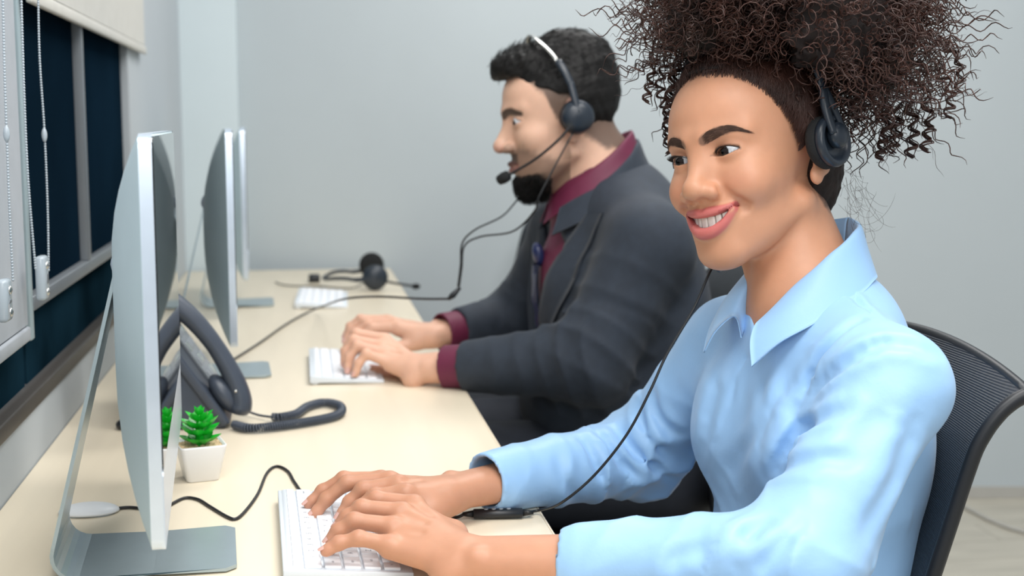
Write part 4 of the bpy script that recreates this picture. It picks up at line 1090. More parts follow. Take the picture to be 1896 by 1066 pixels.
sv.op(vneck, tw(0, .1, .90) - .1, tw(0, .1, 1.02) + .1, .003, True)
Vs, Qs = sv.surface(1)
shirt = part('shirt', (Vs, Qs), M['shirt'], woman)
# collar: band standing round the neck and a folded leaf with points
def collar(center, F_, L_, prof, m, parent, name='collar', thick=.0016):
    """prof: list of (angle deg from front, [ (radial, z) rows inner band bottom, fold top, fold outer, leaf mid, leaf edge ])"""
    for side in (1, -1):
        A = np.array([[a] for a, _ in prof], float)[:, 0]; rows = np.array([r_ for _, r_ in prof])   # n x rows x 2
        aa = np.linspace(A[0], A[-1], 40); nr = rows.shape[1]; G = []
        for a in aa:
            row = []
            for j in range(nr):
                rad = np.interp(a, A, rows[:, j, 0]); zz = np.interp(a, A, rows[:, j, 1])
                fa = np.interp(a, A, rows[:, j, 2]) if rows.shape[2] > 2 else 0
                ang = R(a + fa); row.append(center + F_ * rad * math.cos(ang) + L_ * side * rad * math.sin(ang) + np.array([0, 0, zz]))
            G.append(spline(row, 5))
        G = np.array(G); n1, n2 = G.shape[:2]
        # smooth along the neck
        for _ in range(3): G[1:-1] = (G[:-2] + 2 * G[1:-1] + G[2:]) / 4
        N_ = np.cross(np.gradient(G, axis=0), np.gradient(G, axis=1)); N_ /= np.linalg.norm(N_, axis=2, keepdims=True) + 1e-12
        top = (G + N_ * thick / 2).reshape(-1, 3); bot = (G - N_ * thick / 2).reshape(-1, 3); Fc = []; o = n1 * n2
        for i in range(n1 - 1):
            for j in range(n2 - 1):
                a = i * n2 + j; Fc.append((a, a + 1, a + n2 + 1, a + n2)); Fc.append((o + a, o + a + n2, o + a + n2 + 1, o + a + 1))
        for i in range(n1 - 1):
            for j in (0, n2 - 1): a = i * n2 + j; Fc.append((a, a + n2, o + a + n2, o + a))
        for j in range(n2 - 1):
            for i in (0, n1 - 1): a = i * n2 + j; Fc.append((a, a + 1, o + a + 1, o + a))
        part(name, (np.vstack([top, bot]), Fc), m, parent)
CB = np.array([NB[0], NB[1], 0])
prof_w = [(17, [(.070, .952, 0), (.075, .972, 0), (.083, .974, 0), (.098, .958, 3), (.108, .934, 8)]),
          (40, [(.052, .985, 0), (.056, 1.008, 0), (.063, 1.011, 0), (.086, .990, 0), (.101, .962, 0)]),
          (80, [(.049, 1.012, 0), (.051, 1.042, 0), (.057, 1.046, 0), (.068, 1.026, 0), (.083, .998, 0)]),
          (120, [(.049, 1.030, 0), (.051, 1.064, 0), (.056, 1.068, 0), (.064, 1.046, 0), (.075, 1.018, 0)]),
          (180, [(.051, 1.038, 0), (.053, 1.074, 0), (.058, 1.077, 0), (.065, 1.052, 0), (.073, 1.024, 0)])]
collar(CB, TF, TL, prof_w, M['shirt'], woman)
# trousers and shoes
tr = Vol(axis_pts((.02, .80, .006)), axis_pts((1.10, 1.66, .006)), axis_pts((.06, .68, .006)))
tr.ell(tw(0, -.01, .54), (.155, .125, .10), .04, RT)
for s_ in (1, -1):
    hp_ = tw(s_ * .085, .02, .52); kn = hp_ + np.array([-.40, 0, .0]); an = kn + np.array([.08, 0, -.43]); tr.chain([hp_, kn, an + [0, 0, .04]], [.078, .060, .048], .04, .03)
part('trousers', tr.surface(1), M['trouser'], woman)
for s_ in (1, -1):
    hp_ = tw(s_ * .085, .02, .52); an = hp_ + np.array([-.32, 0, -.43]); a_, b_ = np.array([an[0] + .03, an[1], .045]), np.array([an[0] - .13, an[1], .035])
    so = Vol(axis_pts((b_[0] - .05, a_[0] + .06, .004)), axis_pts((an[1] - .06, an[1] + .06, .004)), axis_pts((.0, .13, .004)))
    so.cone(a_, b_, .036, .030, .01); so.cone(a_, a_ + [0, 0, .04], .034, .032, .02); so.op(lambda X, Y, Z: .006 - Z + 0 * X + 0 * Y, (b_[0] - .05, an[1] - .06, 0), (a_[0] + .06, an[1] + .06, .01), .002, True) if False else None
    V_, Q_ = so.surface(1); V_[:, 2] = np.maximum(V_[:, 2], .0045); part('shoe', (V_, Q_), M['black'], woman)
# ------------------------------------------------------------------ headsets
def headset(name, Mh, near, boom=None, origin=None, label='', both=True, yz=(-.012, -.002), cupx=.0865, top=.128, topy=.004, metal=False, solid=False, cupr=.0265):
    """built in head space; near = sign of the head side the camera sees"""
    A = np.array(Mh); hs_ = empty(name, tuple(A[:3, 3])); tag(hs_, label, 'headset')
    def T(VF): V, F_ = VF; return np.asarray(V) @ A[:3, :3].T + A[:3, 3], F_
    y0, z0 = yz
    for sg in ((near, -near) if both else (near,)):
        cx_ = cupx if sg == near else cupx - .006
        ax_ = (sg, 0, 0); c0 = (sg * cx_, y0 - (0 if sg == near else .016), z0); r = cupr
        cu = part('ear_cushion', T(lathe([(.012, -.006), (r * .92, -.006), (r * 1.02, -.002), (r * 1.02, .004), (r * .92, .008), (.010, .008)], 36, c0, ax_)), M['foam'], hs_)
        if solid:
            part('ear_cup', T(lathe([(.004, .006), (r * .98, .006), (r * .99, .010), (r * .86, .017), (r * .55, .021), (.003, .0225)], 36, c0, ax_)), M['navyplastic'], hs_)
        else:
            part('ear_ring', T(lathe([(r * .55, .006), (r * .97, .006), (r * 1.0, .010), (r * .95, .0145), (r * .80, .0155), (r * .70, .0125), (r * .62, .0095), (r * .5, .009)], 40, c0, ax_)), M['navyplastic'], hs_)
            part('hub', T(ellip((sg * (cx_ + .015), c0[1] - .002, z0 + .005), (.0095, .0135, .0135), 24, 14)), M['navyplastic'], hs_)
    # headband arch with forked ends
    h0 = z0 + .052
    P = [(near * (cupx + .010), y0 + .005, h0), (near * (cupx + .003), y0 * .6 + topy * .4, z0 + .080), (near * .072, y0 * .25 + topy * .75, z0 + .108), (near * .042, topy + .004, top - .004), (0, topy + .006, top + .007)]
    P = P + [(-a, b, c) for a, b, c in P[:-1][::-1]]
    bandp = spline(P, 8); nb_ = len(bandp)
    if metal:
        cutn = int(nb_ * .17)
        part('headband', T(tube(bandp[cutn:-cutn], .0042, 8, True, (.35, 1.2))), M['steel'], hs_)
        for seg_ in (bandp[:cutn + 1], bandp[-cutn - 1:]): part('band_slider', T(tube(seg_, .0055, 10, True, (.6, 1.15))), M['navyplastic'], hs_)
    else:
        part('headband', T(tube(bandp, .0052, 10, True, (.55, 1.0))), M['navyplastic'], hs_)
    for sg in (near, -near):
        if solid:
            part('yoke_arm', T(tube(spline([(sg * (cupx + .010), y0 + .005, h0 + .002), (sg * (cupx + .015), y0 + .003, z0 + .030), (sg * (cupx + .0185), y0, z0 + .006)], 6), .0055, 10, True, (.7, 1.1))), M['navyplastic'], hs_)
        else:
            for e_, q in ((.0105, .0068), (-.0145, .0040)):
                part('yoke_arm', T(tube(spline([(sg * (cupx + .010), y0 + .005, h0 + .002), (sg * (cupx + .014), y0 + .005 + e_ * .55, z0 + .032), (sg * (cupx + .0175), y0 + e_ * .75, z0 + .006)], 6), [.0056] * 3 + list(np.linspace(.0056, q * .8, 10)), 10, True, (.75, 1.0))), M['navyplastic'], hs_)
    if boom:
        B_ = spline(boom, 8); part('microphone_boom', T(tube(B_, .0022, 8)), M['black'], hs_)
        d_ = unit(B_[-1] - B_[-3]); part('microphone', T(tube([B_[-1] - d_ * .012, B_[-1] - d_ * .009, B_[-1], B_[-1] + d_ * .010, B_[-1] + d_ * .0135], [.004, .0085, .0095, .0080, .003], 16)), M['foam'], hs_)
    return hs_
hw = headset('headset', WH, -1, label='dark blue-black headset worn by the woman, cord running down to the desk')
# cord of the woman's headset: from the far ear cup, past the chest, to the in-line control and across the desk to the mouse
far = L2W((.090, -.030, -.024))
pc_ = [far, L2W((.078, -.030, -.075)), L2W((.062, -.005, -.115))] + [atd(u_, v_, t_) for u_, v_, t_ in ((1318, 497, 1.445), (1285, 570, 1.435), (1235, 655, 1.43), (1203, 725, 1.425), (1160, 805, 1.425), (1100, 880, 1.43), (1040, 930, 1.44))] + [atz(1000, 944, DZ + .006), atz(972, 948, DZ + .008)]
part('cord', tube(spline(pc_, 10), .0016, 8), M['blackrub'], hw)
b0, b1 = atz(968, 949, DZ + .0065), atz(876, 951, DZ + .0065); bd = unit(b1 - b0); bs = np.array([-bd[1], bd[0], 0])
ctl = part('control_box', tube([b0, b0 + bd * .001, b1 - bd * .001, b1], [.0048, .0062, .0062, .0048], 10, True, (.9, 1.15)), M['black'], hw)
for i in range(4):
    p = b0 + bd * (.016 + .0085 * i) + np.array([0, 0, .0052]); part('button', ellip(p, (.0028, .0028, .0011), 12, 6), M['phone_grey'], ctl)
part('strain_relief', tube([b0 - bd * .012, b0], [.0022, .0042], 10), M['blackrub'], hw)
part('strain_relief', tube([b1, b1 + bd * .012], [.0042, .0022], 10), M['blackrub'], hw)
zc_ = DZ + .0022
pts = [b1 + bd * .010] + [atz(u_, v_, zc_) for u_, v_ in ((838, 956), (800, 925), (730, 893), (650, 888), (600, 903), (566, 915), (546, 893), (533, 872), (512, 863), (494, 876), (478, 913), (455, 945), (437, 960), (420, 956), (388, 937), (366, 924), (340, 922), (306, 938), (270, 941), (238, 939), (210, 942), (200, 944))]
part('desk_cord', tube(spline(pts, 8), .0019, 8), M['blackrub'], hw)

# headset lying at the far workstation
hm = np.eye(4); hm[:3, :3] = np.array([[0, 0, -1.], [1, 0, 0], [0, -1., 0]]); hm[:3, 3] = atz(690, 530, DZ) + [0, 0, .035]
h3 = headset('headset', hm, -1, boom=None, label='black headset lying on the far end of the desk', solid=True, cupr=.034, yz=(0, -.002))
bp0 = np.array(h3.location)
part('microphone_boom', tube(spline([atz(700, 518, DZ + .028), atz(730, 524, DZ + .020), atz(768, 530, DZ + .012)], 8), .0035, 8), M['black'], h3)
part('microphone', ellip(atz(770, 530, DZ + .011), (.012, .009, .008), 14, 8), M['foam'], h3)
part('cord', tube(spline([atz(680, 520, DZ + .012), atz(650, 533, DZ + .003), atz(590, 530, DZ + .003), atz(530, 528, DZ + .003), atz(510, 522, DZ + .003)], 8), .0018, 6), M['blackrub'], h3)
part('control_box', box(atz(582, 522, DZ) + [-.016, -.02, 0], atz(582, 522, DZ) + [.016, .02, .022], .005), M['black'], h3)

# ------------------------------------------------------------------ office chairs
def make_chair():
    root = empty('office_chair')     # origin on the floor under the seat; faces -x
    # back: near-flat at the waist, bending away at the top; u across (y), w up
    W2 = .235
    zs = [.52, .60, .68, .73, .79, .83, .866, .888, .903, .913, .918]; xs_ = [-.020, -.028, -.012, .0, .016, .026, .036, .048, .060, .073, .086]
    def S(u, w):
        z = np.interp(w, np.linspace(0, 1, len(zs)), zs); x = np.interp(w, np.linspace(0, 1, len(zs)), xs_)
        hw_ = W2 * (1 - .12 * (1 - w) ** 2); x = x + .035 * (1 - u * u) * (1 - .6 * w ** 3)
        z = z + .022 * (1 - u * u) * w ** 4
        return np.array([x + .21, u * hw_, z])
    nu, nw = 31, 41
    G = np.array([[S(u, w) for u in np.linspace(-1, 1, nu)] for w in np.linspace(0, 1, nw)])
    for _ in range(2): G[1:-1] = (G[:-2] + 2 * G[1:-1] + G[2:]) / 4
    V = np.vstack([G.reshape(-1, 3), (G + np.array([.006, 0, -.002])).reshape(-1, 3)]); Fc = []; o = nu * nw
    for i in range(nw - 1):
        for j in range(nu - 1): a = i * nu + j; Fc.append((a, a + 1, a + nu + 1, a + nu)); Fc.append((o + a, o + a + nu, o + a + nu + 1, o + a + 1))
    part('backrest_mesh', (V, Fc), M['mesh'], root, True, False)
    rim = np.vstack([G[:, 0], G[-1, 1:], G[::-1, -1][1:], G[0, ::-1][1:-1]]) + np.array([.006, 0, -.002]); rim = np.vstack([rim, rim[:2]])
    part('backrest_frame', tube(rim, .0080, 10, False, (1., .8)), M['chair'], root, True, False)
    part('spine', tube(spline([(.14, 0, .40), (.24, 0, .44), (.265, 0, .56), (.262, 0, .68)], 8), .022, 12, True, (.6, 1.3)), M['chair'], root, True, False)
    sv_ = Vol(axis_pts((-.28, .25, .008)), axis_pts((-.27, .27, .008)), axis_pts((.38, .50, .006)))
    def f(X, Y, Z):
        qx, qy, qz = np.abs(X + .01) - .19, np.abs(Y) - .19, np.abs(Z - .435 - .02 * (X / .25) ** 2 * (X > 0)) - .012
        return np.sqrt(np.maximum(qx, 0) ** 2 + np.maximum(qy, 0) ** 2 + np.maximum(qz, 0) ** 2) + np.minimum(np.maximum(np.maximum(qx, qy), qz), 0) - .03
    sv_.op(f, (-.27, -.26, .38), (.24, .26, .5), .002); part('seat', sv_.surface(1), M['seat'], root, True, False)
    part('gas_column', lathe([(.028, .10), (.028, .24), (.020, .245), (.020, .39)], 20), M['chair'], root, True, False)
    for i in range(5):
        a = R(72 * i + 20); d = np.array([math.cos(a), math.sin(a), 0])
        lg = part('base_leg', tube([d * .02 + [0, 0, .105], d * .16 + [0, 0, .095], d * .30 + [0, 0, .075]], [.024, .020, .015], 10, True, (1., .8)), M['chair'], root, True, False)
        part('caster', lathe([(.012, -.022), (.027, -.020), (.028, 0), (.027, .020), (.012, .022)], 18, tuple(d * .29 + np.array([0, 0, .0325])), (-d[1], d[0], 0)), M['black'], root, True, False)
    return root
ch = make_chair(); chl = ['black mesh-backed office chair behind the person in blue', 'black mesh-backed office chair behind the man in the suit', 'dark office chair at the empty far workstation, half hidden by the man']
for i, (x_, y_, a_) in enumerate([(.392, 1.405, 0), (.495, 2.28, -6), (.415, 3.62, 4)]):
    o = ch if i == 0 else copy_tree(ch)
    o.location = (x_, y_, .004); o.rotation_euler = (0, 0, R(a_)); tag(o, chl[i], 'chair', 'black office chairs')
# loose cable on the floor by the wall
P = spline([atz(u_, v_, .010) for u_, v_ in ((1700, 905), (1770, 930), (1800, 945), (1840, 965), (1900, 985), (2000, 1000))], 10)
tag(part('floor_cable', tube(P, .006, 8), M['skirt']), 'grey cable lying across the floor behind the chair', 'cable')
# ------------------------------------------------------------------ the man
MH = np.eye(4); MH[:3, :3] = euler3(math.radians(90.), math.radians(-7.5), math.radians(2.5)) * 1.06; MH[:3, 3] = (.4430, 2.290, 1.1935)
MHi = np.linalg.inv(MH)
def mW2L(p): return np.asarray(p, float) @ MHi[:3, :3].T + MHi[:3, 3]
def mL2W(p): return np.asarray(p, float) @ MH[:3, :3].T + MH[:3, 3]
man = empty('person', (.58, 2.30, 0)); tag(man, 'bearded person in a dark suit and maroon shirt, typing', 'person')
F2 = unit((-1., .02, 0)); L2 = unit((-.02, -1., 0)); U2 = unit((-.24, 0, .97)); F2 = unit(F2 - U2 * (F2 @ U2)); R2 = np.stack([L2, F2, U2], 1)
C2 = np.array([.600, 2.290, .50])
def mt(l, f, u): return C2 + L2 * l + F2 * f + U2 * u
NB2 = np.array([.510, 2.288, 1.105])
mLS, mLE, mLW = np.array([.560, 2.100, .990]), np.array([.455, 2.075, .800]), aty(778, 682, 2.225)
mRS, mRE, mRW = np.array([.500, 2.465, .990]), np.array([.425, 2.545, .800]), aty(806, 618, 2.455)
km = dict(lipw=.0016, h=.0021, eye=(.0315, .0670, .0), lid=(.0145, .0046, .0036), jaw=1.10, nose=1.28, brow=1.25, ear=1.08, tilt=.02, chin=.012, nosez=-.002)
mv = head_volume(km)
mv.cone((0, .020, -.100), (0, .060, -.106), .022, .018, .02)
mv.cone((0, -.022, -.045), mW2L(NB2), .053, .060, .025); mv.cone((0, -.04, -.03), mW2L(NB2 + [.03, 0, -.02]), .046, .058, .02)
for q in (mLS, mRS): mv.cone(mW2L(NB2 + [0, 0, -.03]), mW2L(NB2 * .6 + q * .4 + [.03, 0, -.06]), .042, .034, .04)
Vm, Qm = mv.surface(2)
SK2 = np.array([.70, .435, .315])
Cm, mxm = paint_face(Vm, km, SK2, (.55, .22, .19))
x, y, z = Vm.T; ax = np.abs(x)
def mzl(y): return np.interp(y, [-.12, -.09, -.06, -.03, -.018, -.004, .006, .018, .028, .042, .052, .062, .075], [-.075, -.072, -.065, -.04, .0, .0, -.02, .0, .030, .044, .060, .076, .080])
hl2 = z - mzl(y) + .003 * wob(Vm, 300); ff = sstep(-.004, .012, hl2); ff[(ax > .081) & (z < .03)] = 0; ff[z < -.09] = 0
mxm(ff * .80, (.020, .017, .016))
# beard: dense on the chin, stubble along the jaw and the lip
nz_ = .006 * wob(Vm, 220)
bd_ = sstep(-.010, .012, -(z + .062 + .45 * np.maximum(.03 - y, -.06)) + nz_) * (y > .0)
mxm(np.clip(bd_, 0, 1) * .58 * (z > -.17), (.05, .034, .026))
mxm(.88 * sstep(-.083, -.094, z + nz_ * .4) * sstep(.030, .050, y), (.010, .008, .007))
mxm(.75 * sstep(.0135, .008, np.abs(z + .058)) * sstep(.075, .080, y) * sstep(.027, .020, ax) * (z < -.050), (.03, .02, .016))
mxm(.40 * sstep(.014, .002, np.abs(ax - .073)) * sstep(-.002, -.02, z) * (z > -.07) * (y > .0) * (y < .03), (.05, .034, .026))
mb = [(.011, .092, .0125), (.022, .088, .0165), (.034, .080, .0170), (.048, .068, .0120)]
for sg in (1, -1):
    i = np.where((z > 0) & (z < .035) & (x * sg > .004) & (y > .04))[0]; t = np.zeros(len(Vm))
    t[i] = .9 * sstep(.005, .001, seg_dist(Vm[i], np.array([(sg * a, b, c) for a, b, c in mb]), np.array([.0042, .0045, .0038, .0015]))); mxm(t, (.018, .013, .011))
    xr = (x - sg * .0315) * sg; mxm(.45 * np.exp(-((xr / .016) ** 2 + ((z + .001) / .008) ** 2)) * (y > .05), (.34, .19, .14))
mxm(.35 * np.exp(-(((z + .040) / .010) ** 2)) * (y > .098), (.78, .40, .32))
mxm(.30 * (ax > .078) * (y > -.045) * (y < .02), (.78, .40, .30))
PV, PQ, PC = [mL2W(Vm)], [Qm], [Cm]
ML = {'pinky': [(722, 672, 2.245), (678, 655, 2.248), (664, 672, 2.248), (658, 692, 2.245)], 'ring': [(712, 655, 2.266), (662, 640, 2.270), (647, 660, 2.270), (644, 684, 2.266)],
      'mid': [(708, 641, 2.288), (655, 630, 2.294), (640, 650, 2.294), (638, 674, 2.290)], 'index': [(712, 628, 2.312), (660, 618, 2.318), (645, 638, 2.318), (642, 660, 2.314)], 'thumb': [(760, 682, 2.285), (722, 690, 2.305), (694, 686, 2.315)]}
MR = {'pinky': [(716, 592, 2.52), (668, 590, 2.524), (648, 604, 2.524), (640, 622, 2.52)], 'ring': [(722, 594, 2.498), (672, 594, 2.50), (650, 610, 2.50), (641, 630, 2.496)],
      'mid': [(730, 599, 2.475), (680, 600, 2.478), (658, 617, 2.478), (648, 637, 2.474)], 'index': [(738, 606, 2.452), (690, 607, 2.455), (668, 624, 2.455), (658, 643, 2.451)], 'thumb': [(770, 632, 2.44), (738, 645, 2.43), (712, 650, 2.425)]}
for J, w_, e_ in ((ML, mLW, mLE), (MR, mRW, mRE)):
    J = {a: [aty(*q) for q in b] for a, b in J.items()}
    v_, tips = hand_volume(J, w_, e_, UPW, 1.18, .5, .0024); V_, Q_ = v_.surface(2); PV.append(V_); PQ.append(Q_); PC.append(np.tile(SK2 * [1.0, .95, .93], (len(V_), 1))); nails(man, tips, None, UPW, M['nail'])
bv = Vol(axis_pts((.12, .80, .010)), axis_pts((1.95, 2.65, .010)), axis_pts((.02, 1.09, .010)))
bv.ell(mt(0, -.035, .34), (.13, .07, .16), .05, R2); bv.ell(mt(0, -.01, .12), (.14, .10, .18), .05, R2)
for s_, e_, w_ in ((mLS, mLE, mLW), (mRS, mRE, mRW)): bv.chain([NB2 + [.04, 0, -.10], s_ + [0, 0, -.02], e_, w_ * .6 + e_ * .4], [.045, .045, .038, .03], .03, .02)
for s_ in (1, -1):
    hp_ = np.array([.59, 2.29 - s_ * .10, .575]); kn = hp_ + [-.42, 0, .02]; an = kn + [.10, 0, -.50]; bv.chain([hp_, kn, an], [.07, .05, .036], .03, .02); bv.cone(an, an + [-.13, 0, -.03], .03, .022, .02)
V_, Q_ = bv.surface(1); PV.append(V_); PQ.append(Q_); PC.append(np.tile(SK2, (len(V_), 1)))
n0 = 0; QQ = []
for V_, Q_ in zip(PV, PQ): QQ.append(Q_ + n0); n0 += len(V_)
mbody = part('body', (np.vstack(PV), np.vstack(QQ)), M['skin_m'], man); set_col(mbody.data, np.vstack(PC))
for sg in (1, -1): eyeball('eye', (sg * .0315, .0670, 0), .0122, (.0, .97, -.25), (.03, .014, .008), man, MH, man)
# hair: thick swept top, short sides
hc = Vol(axis_pts((-.095, .095, .002)), axis_pts((-.135, .125, .002)), axis_pts((-.09, .16, .002)))
hc.ell((0, -.013, .033), (.0765, .0965, .084), .01); hc.ell((0, -.02, .058), (.066, .088, .080), .02); hc.ell((0, .052, .094), (.048, .042, .026), .022); hc.ell((0, -.045, .085), (.055, .055, .048), .02); hc.ell((0, .078, .085), (.040, .022, .018), .016)
yy = hc.ax[1]; cut = (np.interp(yy, [-.12, -.09, -.06, -.03, -.018, -.004, .006, .018, .028, .042, .052, .062, .075, .1], [-.060, -.055, -.035, .0, .030, .034, .034, .042, .046, .050, .058, .071, .072, .072])[None, :, None] - hc.ax[2][None, None, :]) * .6 + 0 * hc.ax[0][:, None, None]
hc.displace(lambda p: .0030 * wob(p, 90) + .001 * wob(p, 320), .02); hc.d = np.maximum(hc.d, cut.astype(np.float32))
V_, Q_ = hc.surface(1); mhair = part('hair', (mL2W(V_), Q_), M['hair_m'], man)
sel = V_[rng.choice(len(V_), 3200)]; c0 = np.array([0, -.02, .04]); dn = unit(sel - c0); tang = unit(np.array([0, -.5, .35]) + .5 * rng.normal(size=(3200, 3))); tang = tang - dn * (tang * dn).sum(1, keepdims=True)
s_ = np.linspace(0, 1, 8)[None, :, None]; ln = rng.uniform(.010, .022, (3200, 1, 1)) * (.35 + .65 * sstep(.04, .09, sel[:, 2]))[:, None, None]
P_ = sel[:, None] - dn[:, None] * .002 + ln * (s_ * (dn[:, None] * .45 + tang[:, None] * .9) - .25 * s_ ** 2 * dn[:, None])
part('hair_strands', tuple(a if i else mL2W(a) for i, a in enumerate(strands(P_, .00045))), M['hair_m'], mhair)
# beard strands on chin
ci = np.where((Vm[:, 2] < -.086) & (Vm[:, 2] > -.135) & (Vm[:, 1] > .030) & (np.abs(Vm[:, 0]) < .045))[0]; sel = Vm[rng.choice(ci, 2200)]
dn = unit(sel - np.array([0, .03, -.07])); P_ = sel[:, None] + np.linspace(0, 1, 5)[None, :, None] * (dn[:, None] * .007 + np.array([0, .002, -.006])) + .0006 * rng.normal(size=(2200, 5, 3))
part('beard', tuple(a if i else mL2W(a) for i, a in enumerate(strands(P_, .0004))), M['hair_m'], man)
# jacket
jv = Vol(axis_pts((.20, .80, .0044)), axis_pts((1.95, 2.68, .0044)), axis_pts((.46, 1.19, .0044)))
jv.ell(mt(0, -.022, .36), (.185, .118, .19), .03, R2); jv.ell(mt(0, .0, .18), (.175, .130, .20), .06, R2); jv.ell(mt(0, -.01, .04), (.19, .14, .10), .05, R2); jv.ell(mt(0, .022, .38), (.13, .075, .13), .05, R2); jv.ell((.50, 2.25, .70), (.13, .16, .10), .06); jv.ell((.615, 2.25, .84), (.085, .17, .19), .06); jv.ell((.585, 2.288, .995), (.085, .155, .105), .05); jv.ell((.565, 2.288, 1.05), (.055, .085, .07), .05)
mLC, mRC = mLW + (mLE - mLW) * .26, mRW + (mRE - mRW) * .22
for sh, el, c0 in ((mLS, mLE, mLC), (mRS, mRE, mRC)):
    jv.cone(NB2 + [.01, 0, -.045], sh + [0, 0, -.005], .052, .062, .045); jv.chain([sh + [0, 0, -.012], el, c0], [.072, .062, .042], .04, .04)
def mfolds(p):
    g = np.zeros(len(p))
    for sh, el, c0, amp in ((mLS, mLE, mLC, .0050), (mRS, mRE, mRC, .004)):
        for a, b in ((c0, el), (sh, el)):
            ab = b - a; L = np.linalg.norm(ab); n = ab / L; t = np.clip((p - a) @ n / L, 0, 1.1); rad = np.linalg.norm(p - a - np.outer(t * L, n), axis=1)
            g += -amp * (rad < .1) * (.3 + .7 * t ** 1.5) * sstep(.05, .3, t) * (1 - np.abs(np.sin(.5 * (t * L / .05 * 2 * math.pi + 2.5 * wob(p, 16))))) ** 1.4
    return g + .0022 * wob(p, 25)
jv.displace(mfolds, .018)
for c0, el in ((mLC, mLE), (mRC, mRE)):
    d_ = unit(el - c0); tube_cut(jv, c0 - d_ * .05, c0 + d_ * .004, .08, .002, True); tube_cut(jv, c0 - d_ * .02, c0 + d_ * .03, .0345, .002, True)
jv.cone(NB2 + [.0, .0, -.025], NB2 + np.array([-.03, 0, .10]), .074, .084, .004, True)
UV0 = .22
def mvee(X, Y, Z):
    q = [X - C2[0], Y - C2[1], Z - C2[2]]; l = q[0] * L2[0] + q[1] * L2[1] + q[2] * L2[2]; f = q[0] * F2[0] + q[1] * F2[1] + q[2] * F2[2]; u = q[0] * U2[0] + q[1] * U2[1] + q[2] * U2[2]
    return np.maximum((np.abs(l) - .006 - (u - UV0) * .30) * .95, .035 - f)
jv.op(mvee, mt(0, .12, UV0) - .16, mt(0, .12, .56) + .14, .003, True)
jk = part('jacket', jv.surface(1), M['suit'], man)
# lapels laid on the jacket front
for sd in (1, -1):
    us = np.linspace(UV0 + .055, .545, 26); G = []
    for u_ in us:
        li = .006 + (u_ - UV0) * .30; wd = np.interp(u_, [UV0 + .05, UV0 + .10, .43, .455, .47, .545], [.006, .034, .072, .078, .055, .045])
        row = [mt(sd * (li + wd * q), .15, u_) for q in np.linspace(-.02, 1, 7)]
        G.append(drop(jv, np.array(row), -F2, .0035 + .0, .34))
    G = np.array(G)
    for _ in range(2): G[1:-1] = (G[:-2] + 2 * G[1:-1] + G[2:]) / 4
    n1, n2 = G.shape[:2]; top = (G + F2 * .0025).reshape(-1, 3); bot = G.reshape(-1, 3); o = n1 * n2; Fc = []
    for i in range(n1 - 1):
        for j in range(n2 - 1): a = i * n2 + j; Fc += [(a, a + 1, a + n2 + 1, a + n2), (o + a, o + a + n2, o + a + n2 + 1, o + a + 1)]
        for j in (0, n2 - 1): a = i * n2 + j; Fc.append((a, a + n2, o + a + n2, o + a))
    part('lapel', (np.vstack([top, bot]), Fc), M['suit'], jk)
def cprof(tab, w_, dz):
    """collar profile rows from (angle, radius, fold height) with a leaf of width w_ falling dz"""
    return [(a, [(r_ - .004, z_ - .035, 0), (r_, z_ - .002, 0), (r_ + .005, z_, 0), (r_ + .005 + w_ * .5, z_ - dz * .55, lf * .4), (r_ + .005 + w_, z_ - dz, lf)]) for a, r_, z_, lf in tab]
cF, cL = unit((-1, .02, 0)), unit((-.02, -1, 0)); cC = np.array([NB2[0], NB2[1], 0])
collar(cC, cF, cL, cprof([(38, .086, 1.036, 0), (80, .079, 1.072, 0), (120, .075, 1.114, 0), (150, .073, 1.142, 0), (180, .073, 1.152, 0)], .020, .044), M['suit'], jk, 'jacket_collar', .003)
# shirt front, collar and cuffs in maroon, tie
sh_ = Vol(axis_pts((.36, .70, .004)), axis_pts((2.10, 2.48, .004)), axis_pts((.55, 1.12, .004)))
sh_.ell(mt(0, -.024, .36), (.150, .104, .18), .03, R2); sh_.ell(mt(0, .012, .38), (.115, .068, .13), .05, R2); sh_.ell(mt(0, 0, .18), (.15, .11, .2), .05, R2); sh_.cone(NB2 + [.0, 0, -.06], NB2 + [0, 0, -.01], .082, .068, .03)
sh_.cone(NB2 + [.0, .0, -.015], NB2 + np.array([-.03, 0, .10]), .055, .058, .004, True)
mshirt = part('shirt', sh_.surface(1), M['maroon'], man)
collar(cC, cF, cL, cprof([(6, .076, 1.048, 6), (40, .071, 1.072, 0), (90, .066, 1.116, 0), (130, .063, 1.152, 0), (155, .062, 1.164, 0), (180, .062, 1.168, 0)], .015, .040), M['maroon'], mshirt)
for c0, el in ((mLC, mLE), (mRC, mRE)):
    d_ = unit(c0 - el); a_ = c0 - d_ * .01; b_ = c0 + d_ * .032
    cc = Vol(*[axis_pts((min(a_[i], b_[i]) - .045, max(a_[i], b_[i]) + .045, .0025)) for i in range(3)]); tube_cut(cc, a_, b_, .0375, .003); tube_cut(cc, b_ - d_ * .012, b_ + d_ * .02, .0335, .002, True)
    part('cuff', cc.surface(1), M['maroon'], mshirt)
us = np.linspace(.10, .47, 24); G = []
for u_ in us:
    wd = np.interp(u_, [.10, .25, .44, .47], [.040, .034, .016, .019]); G.append(drop(sh_, np.array([mt(wd * q, .14, u_) for q in np.linspace(-1, 1, 5)]), -F2, .009, .34))
G = np.array(G); n1, n2 = G.shape[:2]; top = (G + F2 * .004 * (1 - np.linspace(-1, 1, 5)[None, :, None] ** 4 * .8)).reshape(-1, 3); o = n1 * n2; Fc = []
for i in range(n1 - 1):
    for j in range(n2 - 1): a = i * n2 + j; Fc += [(a, a + 1, a + n2 + 1, a + n2), (o + a, o + a + n2, o + a + n2 + 1, o + a + 1)]
    for j in (0, n2 - 1): a = i * n2 + j; Fc.append((a, a + n2, o + a + n2, o + a))
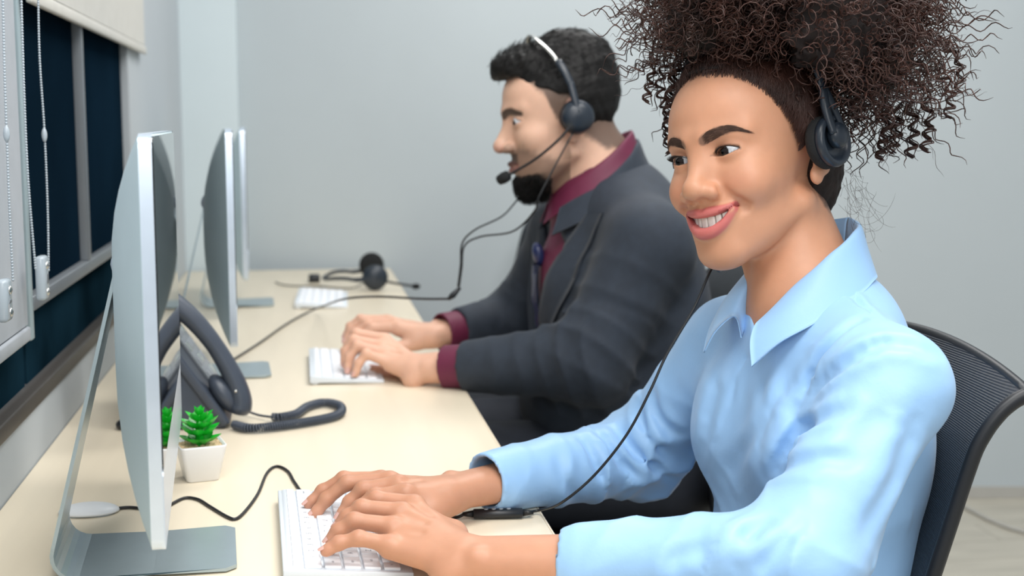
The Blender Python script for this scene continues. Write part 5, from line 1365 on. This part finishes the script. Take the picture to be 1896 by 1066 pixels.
tie = part('tie', (np.vstack([top, G.reshape(-1, 3)]), Fc), M['tie'], man); kt = mt(0, .0, .485); kt = drop(sh_, np.array([mt(0, .14, .485)]), -F2, .006, .34)[0]
part('tie_knot', ellip(kt, (.017, .011, .022), 16, 10, R2), M['tie'], tie)
# trousers and shoes
tr = Vol(axis_pts((.08, .80, .007)), axis_pts((2.04, 2.54, .007)), axis_pts((.05, .72, .007)))
tr.ell((.61, 2.29, .55), (.14, .17, .11), .04)
for s_ in (1, -1):
    hp_ = np.array([.59, 2.29 - s_ * .10, .575]); kn = hp_ + [-.42, 0, .02]; an = kn + [.10, 0, -.50]; tr.chain([hp_, kn, an + [0, 0, .03]], [.102, .082, .056], .04, .03)
part('trousers', tr.surface(1), M['trouser'], man)
for s_ in (1, -1):
    an = np.array([.27, 2.29 - s_ * .10, .04]); so = Vol(axis_pts((an[0] - .22, an[0] + .10, .005)), axis_pts((an[1] - .06, an[1] + .06, .005)), axis_pts((0, .15, .005)))
    so.cone(an + [.03, 0, .005], an + [-.16, 0, -.005], .040, .033, .01); so.cone(an + [.02, 0, .01], an + [.03, 0, .06], .038, .036, .02); V_, Q_ = so.surface(1); V_[:, 2] = np.maximum(V_[:, 2], .0045); part('shoe', (V_, Q_), M['black'], man)
# his headset: steel band, round cup, boom microphone, cord with a joint hanging to the desk
h2 = headset('headset', MH, -1, boom=[(-.106, -.010, -.008), (-.102, .020, -.036), (-.082, .062, -.064), (-.040, .108, -.086)], label='black headset with steel band and boom microphone worn by the man', metal=True, solid=True, cupr=.027, top=.130, topy=.020, cupx=.088, yz=(-.014, -.006))
jn = atd(836, 549, 2.36)
for px in ([(992, 345, 2.35), (962, 366, 2.32), (930, 400, 2.30), (880, 425, 2.31), (856, 450, 2.34), (853, 490, 2.35), (848, 530, 2.36)], [(1000, 360, 2.2), (990, 390, 2.22), (950, 428, 2.28), (890, 438, 2.32), (860, 455, 2.34), (855, 495, 2.35), (850, 532, 2.36)]):
    st = mL2W((-.100, -.002, -.030)) if px[0][0] == 1000 else mL2W((.04, .03, -.105))
    part('cord', tube(spline([st] + [atd(*q) for q in px], 8), .0017, 6), M['blackrub'], h2)
part('cord_joint', tube([atd(852, 532, 2.36), atd(838, 547, 2.36), atd(830, 554, 2.36)], [.003, .0058, .003], 8), M['black'], h2)
part('cord', tube(spline([atd(832, 553, 2.36), atd(780, 553, 2.40), atd(700, 549, 2.46), atd(640, 553, 2.50), atz(600, 566, DZ + .03), atz(570, 578, DZ + .006), atz(530, 600, DZ + .003), atz(480, 635, DZ + .003), atz(428, 668, DZ + .003)], 8), .0022, 6), M['blackrub'], h2)
